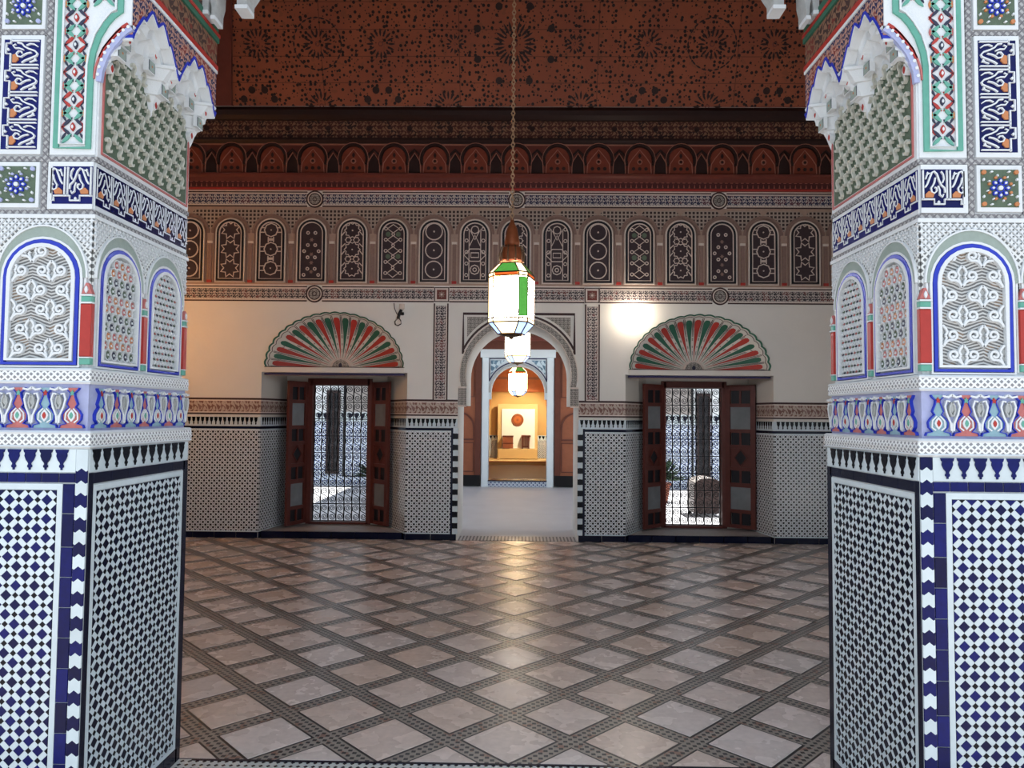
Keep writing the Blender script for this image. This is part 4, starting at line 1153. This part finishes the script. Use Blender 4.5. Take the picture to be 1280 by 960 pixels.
for s in (-1, 1): b.prism([(s * 3.72 - .02, 0), (s * 3.72 + .2, 0), (s * 3.56 + .2, 1.4), (s * 3.56 - .02, 1.4)] if s > 0 else [(-3.72 - .2, 0), (-3.72 + .02, 0), (-3.56 + .02, 1.4), (-3.56 - .2, 1.4)], 0, .05, 'wood_red')
b.build('ceiling_rib', ceil)
b = MB(); box3(b, -5.2, YN, 8.12, 5.2, 8.2, 8.3, 'wood_red'); b = b.build('ceiling'); tag(b, 'flat timber ceiling high over the hall', 'ceiling', 'structure')
for s, nm in ((-1, 'left'), (1, 'right')):            # side walls; the right one gets an added, unseen doorway to let daylight in
    b = MB(); xs = sorted((s * 4.95, s * 5.15)); ya, yb = 4.4, 6.4
    for y0_, y1_, z0_ in ((YF, ya, 0), (yb, D + .9, 0), (ya, yb, 3.3 if s > 0 else 0)): box3(b, xs[0], y0_, z0_, xs[1], y1_, 8.2, 'plaster_cream')
    o = b.build('wall_' + nm); tag(o, nm + ' side wall of the hall behind the pier', 'wall', 'structure')
    fs = Frame((s * 4.95, 0, 0), (0, 1, 0), (0, 0, 1), (-s, 0, 0))
    dado(fs, YF, ya if s > 0 else yb, o); dado(fs, yb, D, o)
b = MB(); box3(b, 5.0, YN, -.3, 12, 9.75, -.004, 'outdoor_floor'); o = b.build('floor_bounce'); tag(o, 'unseen ground added outside the added right doorway, bouncing daylight into the hall', 'floor', 'structure')  # unseen ground added with the doorway, bounces daylight up into the hall

# ================================================================== GRILLE WINDOWS WITH SHUTTERS
def leaf_shutter(parent, H, O, z0, z1):
    H = Vector((H[0], H[1], 0)); O = Vector((O[0], O[1], 0)); u = (O - H).normalized(); L = (O - H).length
    n = Vector((u.y, -u.x, 0))
    if n.y > 0: n = -n
    f_ = Frame(H, u, (0, 0, 1), n); h = z1 - z0; Z = lambda t: z0 + t * h
    b = MB(f_); sw = .065
    b.rect(0, z0, sw, z1, -.02, .02, 'wood_shutter', .004, None, True); b.rect(L - sw, z0, L, z1, -.02, .02, 'wood_shutter', .004, None, True)
    for a, c in ((0, .025), (.105, .13), (.285, .315), (.40, .425), (.555, .58), (.665, .69), (.845, .87), (.96, 1.0)): b.rect(sw, Z(a), L - sw, Z(c), -.02, .016, 'wood_shutter', .003, None, True)
    sh = b.build('shutter', parent)
    for a, c in ((.025, .105), (.315, .40), (.58, .665), (.87, .96)):
        for i in range(2):
            x0_ = sw + i * (L - 2 * sw) / 2; x1_ = x0_ + (L - 2 * sw) / 2
            b = MB(f_); b.rect(x0_ + .012, Z(a), x1_ - .012, Z(c), -.012, -.004, 'window_frame_dark', 0, None, True); b.build('dark_pane', sh)
        b = MB(f_); b.rect(L / 2 - .013, Z(a), L / 2 + .013, Z(c), -.015, .014, 'wood_shutter', 0, None, True); b.build('mullion', sh)
    for a, c in ((.13, .285), (.69, .845)):
        b = MB(f_); b.rect(sw, Z(a), L - sw, Z(c), -.012, -.004, 'pane_dusty', 0, None, True); b.build('pane', sh)
    a, c = .425, .555; m_ = (Z(a) + Z(c)) / 2
    b = MB(f_); b.rect(sw, Z(a), L - sw, Z(c), -.012, -.002, 'wood_shutter', 0, None, True); b.build('panel', sh)
    b = MB(f_); b.prism([(L / 2 - .075, m_), (L / 2, m_ - .095), (L / 2 + .075, m_), (L / 2, m_ + .095)], -.002, .002, 'window_frame_dark'); b.stroke([(L / 2 - .09, m_), (L / 2, m_ - .11), (L / 2 + .09, m_), (L / 2, m_ + .11)], .014, -.002, .012, 'wood_shutter', True); b.build('lozenge', sh)
    return sh
def window(n, s, leaves, label):
    root = empty('window_%d' % n, FB(s * 2.425, .09, NB)); tag(root, label, 'window', 'structure')
    u0, u1 = sorted((s * 2.01, s * 2.84)); z0, z1 = .09, 2.05
    b = MB(FB)
    for r in ((u0 - .03, z0, u0 + .035, z1 + .03), (u1 - .035, z0, u1 + .03, z1 + .03), (u0, z1 - .06, u1, z1 + .03), (u0, z0, u1, z0 + .03)): b.rect(*r, NB - .1, NB + .03, 'wood_shutter', .006, None, True)
    b.build('frame', root)
    # wrought iron grille
    g0, g1, h0, h1 = u0 + .035, u1 - .035, z0 + .03, z1 - .06; nc, nr = 7, 8; pw, ph = (g1 - g0) / nc, (h1 - h0) / nr; NG = NB - .09
    b = MB(FB)
    for i in range(nc + 1): b.rect(g0 + i * pw - .007, h0, g0 + i * pw + .007, h1, NG, NG + .012, 'iron', 0, None, True)
    for j in range(nr + 1): b.rect(g0, h0 + j * ph - .007, g1, h0 + j * ph + .007, NG - .002, NG + .014, 'iron', 0, None, True)
    b.rect(g0 - .02, h0 - .01, g0 + .008, h1 + .01, NG - .01, NG + .02, 'iron', 0, None, True); b.rect(g1 - .008, h0 - .01, g1 + .02, h1 + .01, NG - .01, NG + .02, 'iron', 0, None, True)
    gr = b.build('grille', root)
    t = MB(Frame((0, 0, 0), FB.u, FB.v, FB.n))
    def spir(cy, sg):
        P = []
        for i in range(20):
            a = i / 19 * PI * 3.4; r = .007 + (.043 - .007) * i / 19
            P.append((sg * r * math.cos(a - PI * 3.4 + (PI if sg > 0 else PI)), cy + sg * r * math.sin(a - PI * 3.4 + PI)))
        return P
    A, B = spir(ph * .25, 1), spir(-ph * .25, -1)
    t.stroke(A + [(-.04, ph * .1), (0, 0), (.04, -ph * .1)] + B[::-1], .0098, 0, .008, 'iron')
    src = t.build('scroll', None, (0, 0, 0)); fst = True
    for i in range(nc):
        for j in range(nr):
            l = FB(g0 + (i + .5) * pw, h0 + (j + .5) * ph, NG + .002)
            if fst: src.location = l; attach(src, gr); fst = False
            else: inst(src, gr, l)
    for H, O in leaves: leaf_shutter(root, H, O, .11, 2.03)
    return root
w1 = window(1, -1, (((-2.96, 9.765), (-3.105, 9.39)), ((-2.06, 9.765), (-1.775, 9.48))), 'grille window with brown shutters in the alcove left of the arched doorway')
w2_ = window(2, 1, (((1.925, 9.765), (1.61, 9.47)), ((2.775, 9.765), (3.10, 9.52))), 'grille window with brown shutters in the alcove right of the arched doorway')
# ================================================================== COURTYARD AND FAR ROOM BEYOND THE DOORWAY
b = MB(); box3(b, -10, 9.75, -.3, 10, 16.02, 0, 'outdoor_floor'); o = b.build('floor_courtyard'); tag(o, 'pale courtyard floor seen through the arched doorway', 'floor', 'structure')
b = MB(); box3(b, XB + CD - HD, 9.13, -.02, XB + CD + HD, 9.45, .004, 'mosaic_ribbed'); box3(b, XB + CD - HD, 9.45, -.02, XB + CD + HD, 10.03, .003, 'outdoor_floor'); o = b.build('floor_doorway'); tag(o, 'ribbed mosaic doorstep in the arched doorway', 'floor', 'structure')
YW_ = 16.0; XD = -.105
FW = Frame((XD, YW_, 0), (1, 0, 0), (0, 0, 1), (0, -1, 0))
b = MB(FW)
for r in ((-10, 0, -.80, 4.6), (.80, 0, 10, 4.6), (-.8, 2.9, .8, 4.6)): b.rect(*r, -.3, 0, 'plaster_white', 0, None, True)
wf = b.build('wall_far'); tag(wf, 'white courtyard wall with blue mosaic dado seen through grilles and doorway', 'wall', 'structure')
for a, c in ((-10, -1.85), (1.85, 10)):
    b = MB(FW); b.rect(a, 0, c, 1.42, 0, .02, 'dado_mosaic_blue'); b.build('mosaic_field', wf)
    b = MB(FW); b.rect(a, 1.42, c, 1.62, 0, .02, 'tile_white'); p = .14
    for i in range(int((c - a) / p)): b.prism([(a + (i + .5 + x) * p, 1.44 + y * .16) for x, y in MERL], .02, .025, 'tile_navy')
    stuff(b.build('fringe_tiles', wf))
for s in (-1, 1):
    c = s * 4.15
    b = MB(FW); b.rect(c - .14, .28, c + .14, 2.08, 0, .03, 'window_frame_dark'); 
    for q in (-1, 1): b.rect(c + q * .13 - .02, .26, c + q * .13 + .02, 2.1, 0, .06, 'wood_dark')
    b.rect(c - .15, 2.06, c + .15, 2.12, 0, .07, 'wood_dark'); b.rect(c - .15, .25, c + .15, .31, 0, .08, 'wood_dark'); b.rect(c - .02, .3, c + .02, 2.08, .03, .05, 'wood_dark')
    b.build('shuttered_window', wf)
    b = MB(FW); u0, u1 = sorted((c - s * 1.35, c - s * .25)); b.rect(u0, .2, u1, 1.4, .02, .035, 'dado_mosaic_blue'); b.stroke([(u0, .2), (u1, .2), (u1, 2.3), (u0, 2.3)], .05, 0, .04, 'iron', True); b.rect(u0, 1.64, u1, 2.28, 0, .02, 'stone_grey'); b.build('framed_panel', wf)
# door surround
b = MB(FW)
for s in (-1, 1):
    u0, u1 = sorted((s * .655, s * .80)); b.rect(u0, 0, u1, 2.88, -.3, .12, 'white_frame', .006)
b.rect(-.84, 2.88, .84, 3.07, -.3, .18, 'white_frame', .01); b.build('door_surround', wf)
b = MB(FW); b.rect(-.70, 3.07, .76, 3.66, 0, .1, 'paint_sea'); b.rect(-.68, 3.1, .74, 3.63, .1, .105, 'scroll_far')
for c in (-.45, .48):
    for i in range(8): a = PI / 4 * i; b.stroke(disc(c + .17 * math.cos(a), 3.36 + .17 * math.sin(a), .045, 8), .03, .1, .115, 'white_frame', True)
    b.prism(star(c, 3.36, .09, .04, 8), .1, .112, 'white_frame')
b.build('transom_panel', wf)
# inner arch
ra = .60; zs = 2.10
ao = [(-.655, 1.95), (-ra, 1.95), (-ra, zs)] + arc(0, zs, ra, PI, 0, 22)[1:-1] + [(ra, zs), (ra, 1.95), (.655, 1.95)]
h2 = len(ao) // 2
b = MB(FW); b.prism([(-.655, 2.88)] + ao[:h2 + 1] + [(0, 2.88)], -.25, .08, 'white_frame'); b.prism([(0, 2.88)] + ao[h2:] + [(.655, 2.88)], -.25, .08, 'white_frame')
b.stroke(arc(0, zs, .635, 0, PI, 22), .05, .08, .1, 'plaster_carved'); b.stroke(arc(0, zs, .69, .38, PI - .38, 20), .022, .08, .1, 'line_navy')
b.stroke([(-.64, 2.35), (-.64, 2.86), (.64, 2.86), (.64, 2.35)], .022, .08, .1, 'line_navy')
for s in (-1, 1): b.prism([(s * .61, 2.5), (s * .61, 2.82), (s * .3, 2.82), (s * .45, 2.68)], .08, .095, 'scroll_far')
b.build('inner_arch', wf)
b = MB(FW); b.rect(-.66, 0, .66, .14, -.35, .05, 'dado_mosaic_blue'); b.rect(-.66, .12, .66, .145, -.35, .07, 'tile_navy'); b.build('step', wf)
# open wooden leaves standing against the wall
def bigdoor(n, x0_, x1_, label):
    f_ = Frame((0, YW_ - .09, 0), (1, 0, 0), (0, 0, 1), (0, -1, 0)); b = MB(f_)
    b.rect(x0_, .02, x1_, 3.02, -.04, .03, 'wood_door', .006, None, True); d = b.build('door_%d' % n); tag(d, label, 'door', 'structure')
    b = MB(f_); b.rect(x0_, .02, x1_, .26, .03, .04, 'iron'); b.build('kick_plate', d)
    inner = x1_ if x1_ < 0 else x0_
    b = MB(f_); u0, u1 = sorted((inner, inner + (-.13 if x1_ < 0 else .13))); b.rect(u0, .26, u1, 3.0, .03, .05, 'wood_door_dark', .005); b.build('stile', d)
    a, c = (x0_ + .06, x1_ - .16) if x1_ < 0 else (x0_ + .16, x1_ - .06)
    w_ = c - a
    b = MB(f_); b.stroke(arch_poly(a, c, 1.05, 1.32), .04, .03, .05, 'wood_door_dark', True); b.build('arched_panel', d)
    b = MB(f_); b.stroke([(a, .34), (c, .34), (c, .98), (a, .98)], .03, .03, .05, 'wood_door_dark', True); b.build('lower_panel', d)
    b = MB(f_); b.stroke([(a, 2.0), (c, 2.0), (c, 2.9), (a, 2.9)], .03, .03, .05, 'wood_door_dark', True); b.build('upper_panel', d)
bigdoor(1, -1.80, -.925, 'tall orange-brown wooden door leaf left of the far white archway')
bigdoor(2, .715, 1.60, 'tall orange-brown wooden door leaf right of the far white archway')
b = MB(); box3(b, -2.3, 15.75, 3.06, 2.1, 15.98, 3.24, 'wood_door_dark'); box3(b, -2.3, 15.6, 3.24, 2.1, 15.98, 3.34, 'wood_red'); box3(b, -2.3, 15.7, 3.34, 2.1, 15.98, 3.8, 'scroll_wood'); o = b.build('wooden_beam'); o.name = 'trim_1'; tag(o, 'carved dark wooden beam over the far door leaves', 'beam', 'structure')
b = MB(); box3(b, -2.4, 10.03, 4.2, 2.9, 16.0, 4.35, 'wood_red'); o = b.build('ceiling_gallery'); tag(o, 'timber roof of the passage across the courtyard', 'ceiling', 'structure')
# far room
b = MB(); box3(b, -3.3, 16.3, -.1, 3.1, 22.7, .14, 'stone_grey'); o = b.build('floor_far_room'); tag(o, 'grey floor of the far room beyond the white archway', 'floor', 'structure')
b = MB(); box3(b, -3.0, 20.9, .14, 2.8, 22.36, .25, 'far_board'); box3(b, -3.0, 20.86, .22, 2.8, 20.9, .25, 'wood_orange'); o = b.build('platform'); tag(o, 'low tan platform under the display stand in the far room', 'platform')
b = MB(); box3(b, -3.3, 22.5, 0, 3.1, 22.7, 3.5, 'far_beige'); wr = b.build('wall_far_room'); tag(wr, 'beige end wall of the far room behind the display stand', 'wall', 'structure')
for nm, xa, xb_ in (('left', -3.3, -3.1), ('right', 2.9, 3.1)):
    b = MB(); box3(b, xa, 16.3, 0, xb_, 22.5, 3.5, 'far_beige'); o = b.build('wall_far_room_' + nm); tag(o, 'beige ' + nm + ' wall of the far room', 'wall', 'structure')
FE = Frame((-.14, 22.5, 0), (1, 0, 0), (0, 0, 1), (0, -1, 0))
b = MB(FE); b.rect(-2.9, .25, 2.9, .82, 0, .02, 'dado_mosaic'); b.build('mosaic_field', wr)
b = MB(FE); b.rect(-2.9, .82, 2.9, .96, 0, .02, 'tile_white')
for i in range(52): b.prism([(-2.88 + (i + .5 + x) * .11, .835 + y * .11) for x, y in MERL], .02, .026, 'tile_black')
stuff(b.build('fringe_tiles', wr))
b = MB(FE); b.rect(-2.9, 2.33, 2.9, 2.75, 0, .06, 'wood_orange'); b.rect(-2.9, 2.72, 2.9, 2.8, 0, .12, 'wood_door'); b.rect(-2.9, 2.8, 2.9, 3.5, 0, .05, 'wood_orange')
for s in (-1, 1): b.rect(s * .98 - .1, 1.9, s * .98 + .1, 2.35, 0, .07, 'wood_orange')
b.build('timber_frieze', wr)
b = MB(); box3(b, -3.3, 16.3, 3.5, 3.1, 22.7, 3.6, 'wood_orange'); o = b.build('ceiling_far_room'); tag(o, 'orange timber ceiling of the far room', 'ceiling', 'structure')
ds = empty('display_stand', (-.14, 22.1, .25)); tag(ds, 'beige display stand with white back panel in the far room', 'display stand')
FD = Frame((-.14, 22.1, 0), (1, 0, 0), (0, 0, 1), (0, -1, 0))
b = MB(FD); b.rect(-.63, .27, .62, 1.94, -.25, -.1, 'far_board', .01, None, True); b.build('backboard', ds)
b = MB(FD); b.rect(-.60, .27, .59, .565, -.1, .35, 'far_board', .01, None, True); b.build('plinth', ds)
for x in (-.63, .55): b = MB(FD); b.rect(x, .251, x + .07, .30, -.1, .36, 'far_board'); b.build('foot', ds)
b = MB(FD); b.rect(-.50, .565, .53, 1.79, -.1, -.06, 'white_board', .004); b.build('white_panel', ds)
b = MB(FD); b.prism(disc(-.01, 1.45, .19, 24), -.058, -.02, 'copper', .015); b.prism(disc(-.01, 1.45, .12, 20), -.02, -.012, 'wood_orange', .006); b.prism(disc(-.01, 1.45, .04, 12), -.012, -.004, 'copper', .003)
o = b.build('copper_plate'); tag(o, 'round copper plate mounted on the white panel of the display stand', 'plate')
ch = empty('wooden_chest', FD(-.30, .565, .1)); tag(ch, 'small brown wooden chest on the plinth of the display stand', 'chest')
b = MB(FD); b.rect(-.46, .575, -.14, .94, .0, .2, 'wood_door', .01, None, True); b.build('body', ch)
b = MB(FD); b.rect(-.47, .92, -.13, .965, -.01, .21, 'wood_door_dark', .008, None, True); b.build('lid', ch)
b = MB(FD); b.rect(-.47, .72, -.13, .745, .19, .21, 'wood_door_dark'); b.build('band', ch)
ch = empty('wooden_stool', FD(.25, .565, .1)); tag(ch, 'small dark carved stool on the plinth of the display stand', 'stool')
b = MB(FD); b.rect(.11, .93, .40, .98, -.02, .2, 'wood_door_dark', .012, None, True); b.build('seat', ch)
for x in (.15, .34):
    for n_ in (.01, .15): b = MB(FD); b.rect(x - .02, .57, x + .02, .93, n_, n_ + .035, 'wood_door_dark', .005, None, True); b.build('leg', ch)
b = MB(FD)
for i in range(4): b.rect(.185 + i * .035, .6, .2 + i * .035, .93, .16, .175, 'wood_door_dark', 0, None, True)
b.rect(.15, .62, .34, .65, .155, .18, 'wood_door_dark', 0, None, True); b.build('spindle_panel', ch)

# things standing in the courtyard
def plant(x, y, label):
    r = empty('potted_plant', (x, y, 0)); tag(r, label, 'plant', None, 'potted plants in the courtyard')
    b = MB(); lathe(b, x, y, [(.12, 0), (.17, .3), (.19, .32), (.19, .36), (.15, .36)], 'terracotta', 14); b.build('pot', r)
    b = MB(); rnd = random.Random(int(x * 100))
    for i in range(120):
        a, e, l = rnd.uniform(0, 2 * PI), rnd.uniform(.1, 1.45), rnd.uniform(.25, .55)
        d = Vector((math.cos(a) * math.cos(e), math.sin(a) * math.cos(e), math.sin(e))); base = Vector((x, y, .38)) + d * l * .35
        tip = base + d * l * .6; sd = d.cross(Vector((0, 0, 1))).normalized() * .05; mm_ = (base + tip) / 2 + Vector((0, 0, .03))
        kk = b.slot('leaf_dark'); ids = [b.pt(*q) for q in (base, mm_ + sd, tip, mm_ - sd)]; b.face(ids, kk)
    b.build('foliage', r)
plant(-2.72, 13.4, 'dark leafy potted plant behind the left window grille')
plant(2.60, 13.4, 'dark leafy potted plant behind the right window grille')
bx = empty('arched_box', (3.0, 11.7, 0)); tag(bx, 'dark box with arched top behind the right window grille', 'box')
b = MB(Frame((2.98, 11.45, 0), (1, 0, 0), (0, 0, 1), (0, -1, 0))); b.prism([(-.23, .06), (.23, .06), (.23, .5)] + arc(0, .5, .23, 0, PI, 12, .12)[1:-1] + [(-.23, .5)], -.5, 0, 'wood_dark', .012, 'stone_grey', True); b.build('body', bx)
for x in (-.19, .19):
    for n_ in (-.06, -.46): b = MB(Frame((2.98, 11.45, 0), (1, 0, 0), (0, 0, 1), (0, -1, 0))); b.rect(x - .02, 0, x + .02, .07, n_, n_ + .04, 'iron', 0, None, True); b.build('foot', bx)

# ================================================================== LAMPS
def lantern(name, x, y, zt, sc, rot, label, chain_top, bright='glass_white', brim=False):
    """zt: height of the body's lower edge; sc: 1 for the large hall lantern"""
    r = empty(name, (x, y, zt - .14 * sc)); tag(r, label, 'lantern', None, 'hanging lanterns in line through the doorway')
    def ring(a, c, z):
        P = [(a, -(a - c)), (a, a - c), (a - c, a), (-(a - c), a), (-a, a - c), (-a, -(a - c)), (-(a - c), -a), (a - c, -a)]
        ct, st_ = math.cos(rot), math.sin(rot)
        return [(x + sc * (px * ct - py * st_), y + sc * (px * st_ + py * ct), zt + sc * z) for px, py in P]
    def panes(R0, R1, mats, nm):
        for i in range(8):
            j = (i + 1) % 8; q = [Vector(R0[i]), Vector(R0[j]), Vector(R1[j]), Vector(R1[i])]; c = sum(q, Vector()) / 4
            nrm = (q[1] - q[0]).cross(q[3] - q[0]).normalized()
            qi = [c + (p - c) * .94 for p in q]
            b = MB(); kk = b.slot(mats[i % len(mats)]); o_ = [b.pt(*p) for p in qi]; t_ = [b.pt(*(p - nrm * .006 * sc)) for p in qi]
            b.face(o_, kk); b.face(t_[::-1], kk)
            for e in range(4): b.face((o_[e - 1], t_[e - 1], t_[e], o_[e]), kk)
            b.build(nm, r)
        b = MB()
        for i in range(8):
            tube(b, [R0[i], R1[i]], .006 * sc, 'brass'); tube(b, [R0[i], R0[(i + 1) % 8]], .006 * sc, 'brass'); tube(b, [R1[i], R1[(i + 1) % 8]], .006 * sc, 'brass')
        b.build('frame', r)
    a, c = .17, .06
    W8 = [bright, 'glass_blue', bright, 'glass_blue', bright, 'glass_warm', bright, 'glass_green']
    if sc > 1: W8 = [bright] * 8
    B0, B1 = ring(a, c, 0), ring(a, c, .35)
    panes(B0, B1, W8, 'body_pane')
    panes(ring(a, c, -.035), B0, ['glass_warm'], 'lower_band_pane')
    panes(B1, ring(a, c, .03 + .35), ['glass_orange', 'glass_warm'], 'upper_band_pane')
    panes(ring(a, c, .38), ring(.10, .045, .47), ['glass_green', 'glass_warm', 'glass_warm', 'glass_orange', 'glass_warm', 'glass_warm', 'glass_green', 'glass_warm'], 'shoulder_pane')
    panes(ring(.10, .045, -.125), ring(a, c, -.035), ['glass_blue', 'glass_blue', 'glass_warm', 'glass_blue', 'glass_warm', 'glass_blue', 'glass_warm', 'glass_blue'], 'under_pane')
    if brim:
        b = MB(); lathe(b, x, y, [(.27 * sc, zt + .36 * sc), (.275 * sc, zt + .375 * sc), (.2 * sc, zt + .43 * sc), (.11 * sc, zt + .5 * sc)], 'copper', 8, rot + PI / 8); b.build('brim', r)
    b = MB(); lathe(b, x, y, [(.085 * sc, zt + .465 * sc), (.1 * sc, zt + .5 * sc), (.095 * sc, zt + .57 * sc), (.085 * sc, zt + .61 * sc), (.055 * sc, zt + .63 * sc)], 'copper', 12)
    for i in range(10):
        a_ = 2 * PI * i / 10; tube(b, [(x + .1 * sc * math.cos(a_), y + .1 * sc * math.sin(a_), zt + .49 * sc), (x + .107 * sc * math.cos(a_), y + .107 * sc * math.sin(a_), zt + .55 * sc), (x + .09 * sc * math.cos(a_), y + .09 * sc * math.sin(a_), zt + .625 * sc)], .006 * sc, 'brass', 5)
    b.build('crown', r)
    b = MB(); lathe(b, x, y, [(.062 * sc, zt + .63 * sc), (.066 * sc, zt + .66 * sc), (.055 * sc, zt + .72 * sc), (.045 * sc, zt + .78 * sc), (.02 * sc, zt + .83 * sc), (.012 * sc, zt + .87 * sc)], 'copper', 12, 0); b.build('neck', r, None, True)
    b = MB(); lathe(b, x, y, [(.1 * sc, zt - .125 * sc), (.07 * sc, zt - .14 * sc), (.02 * sc, zt - .15 * sc), (.012 * sc, zt - .165 * sc)][::-1], 'brass', 12); b.build('base_cap', r)
    b = MB(); z = zt + .86 * sc; i = 0
    while z < chain_top:
        kk = b.slot('chain_metal'); w_, h_ = .014 * max(sc, 1), .022 * max(sc, 1)
        pts = [(w_ * math.cos(q * PI / 3), h_ * math.sin(q * PI / 3)) for q in range(6)]
        P = [(x + p[0], y, z + p[1]) if i % 2 else (x, y + p[0], z + p[1]) for p in pts]
        tube(b, P + [P[0]], .006 * max(sc, 1), 'chain_metal', 4); z += h_ * 1.55; i += 1
    b.build('chain', r)
    return r
lantern('hanging_lantern', -.10, 6.0, 2.405, 1.0, math.radians(-15), 'large brass and coloured glass lantern hanging on a long chain in the hall', 8.12)
lantern('hanging_lantern', -.10, 13.1, 2.72, 1.25, math.radians(10), 'lantern with glowing white glass hanging just behind the arched doorway', 4.2, 'glass_soft', True)
lantern('hanging_lantern', -.14, 20.3, 2.32, 1.35, math.radians(20), 'small glowing lantern in front of the far display stand', 3.5, 'glass_far')

wl = empty('wall_lamp', FB(1.495, 2.92, 0)); tag(wl, 'bare glowing globe lamp on the plaster wall right of the doorway', 'lamp')
b = MB(FB); b.prism(disc(1.495, 2.92, .045, 14), 0, .03, 'brass', .006); b.build('holder', wl)
def ball(mb, c, r, mname, n=16):
    lathe(mb, c[0], c[1], [(max(.002, r * math.sin(PI * i / 10)), c[2] - r * math.cos(PI * i / 10)) for i in range(11)], mname, n)
b = MB(); ball(b, FB(1.495, 2.92, .12), .10, 'bulb'); b.build('globe', wl, None, True)
# warm lamp on the left side wall, behind the left pier
ws = empty('wall_sconce', (-4.95, 7.7, 2.7)); tag(ws, 'warm globe lamp on the left side wall behind the left pier', 'lamp')
b = MB(); box3(b, -4.95, 7.64, 2.6, -4.9, 7.76, 2.8, 'brass'); b.build('holder', ws)
emit('bulb_warm', 'FFB25C', 48.0)
b = MB(); ball(b, (-4.78, 7.7, 2.75), .13, 'bulb_warm'); b.build('globe', ws, None, True)
# loose cable with a plug on the wall
wc = empty('wall_cable', FB(-1.51, 2.9, .02)); tag(wc, 'loose black cable and plug hanging on the wall above the left fan', 'cable')
def fb3(pts): return [tuple(FB(u, v, n)) for u, v, n in pts]
b = MB(); tube(b, fb3([(-1.585, 3.03, .012), (-1.575, 2.96, .015), (-1.545, 2.89, .03), (-1.515, 2.87, .03)]), .005, 'iron'); b.build('wire', wc)
b = MB(); tube(b, fb3([(-1.525, 2.83, .035), (-1.565, 2.79, .03), (-1.56, 2.75, .03), (-1.525, 2.735, .03), (-1.485, 2.76, .03), (-1.49, 2.80, .03), (-1.515, 2.835, .035)]), .007, 'iron'); b.build('loop', wc)
b = MB(); tube(b, fb3([(-1.525, 2.825, .04), (-1.51, 2.88, .045), (-1.485, 2.94, .035)]), .02, 'iron', 8); tube(b, fb3([(-1.47, 2.905, .045), (-1.468, 2.87, .045)]), .022, 'iron', 8); b.build('plug', wc)
b = MB(FB); b.rect(-1.51, 2.95, -1.45, 3.02, 0, .03, 'tracery', .005); b.build('junction_box', wc)
# unseen ceiling spot added to brighten the display stand in the far room
sp = empty('added_spot', (.9, 20.0, 3.3)); tag(sp, 'small black ceiling spot added out of view to brighten the display stand', 'lamp')
b = MB(); tube(b, [(.9, 20.0, 3.5), (.9, 20.0, 3.4)], .02, 'iron', 8); b.build('stem', sp)
b = MB(); tube(b, [(.93, 19.93, 3.42), (.84, 20.12, 3.28)], .06, 'iron', 12); b.build('housing', sp)
sl_ = bpy.data.lights.new('spot', 'SPOT'); sl_.energy = 420; sl_.spot_size = 1.1; sl_.spot_blend = .6; sl_.color = (1, .86, .62); sl_.shadow_soft_size = .05
so_ = bpy.data.objects.new('spot', sl_); COL.objects.link(so_); so_.location = (.82, 20.16, 3.25)
so_.rotation_euler = (Vector((.82, 20.16, 3.25)) - Vector((-.14, 22.1, 1.0))).to_track_quat('Z', 'Y').to_euler()
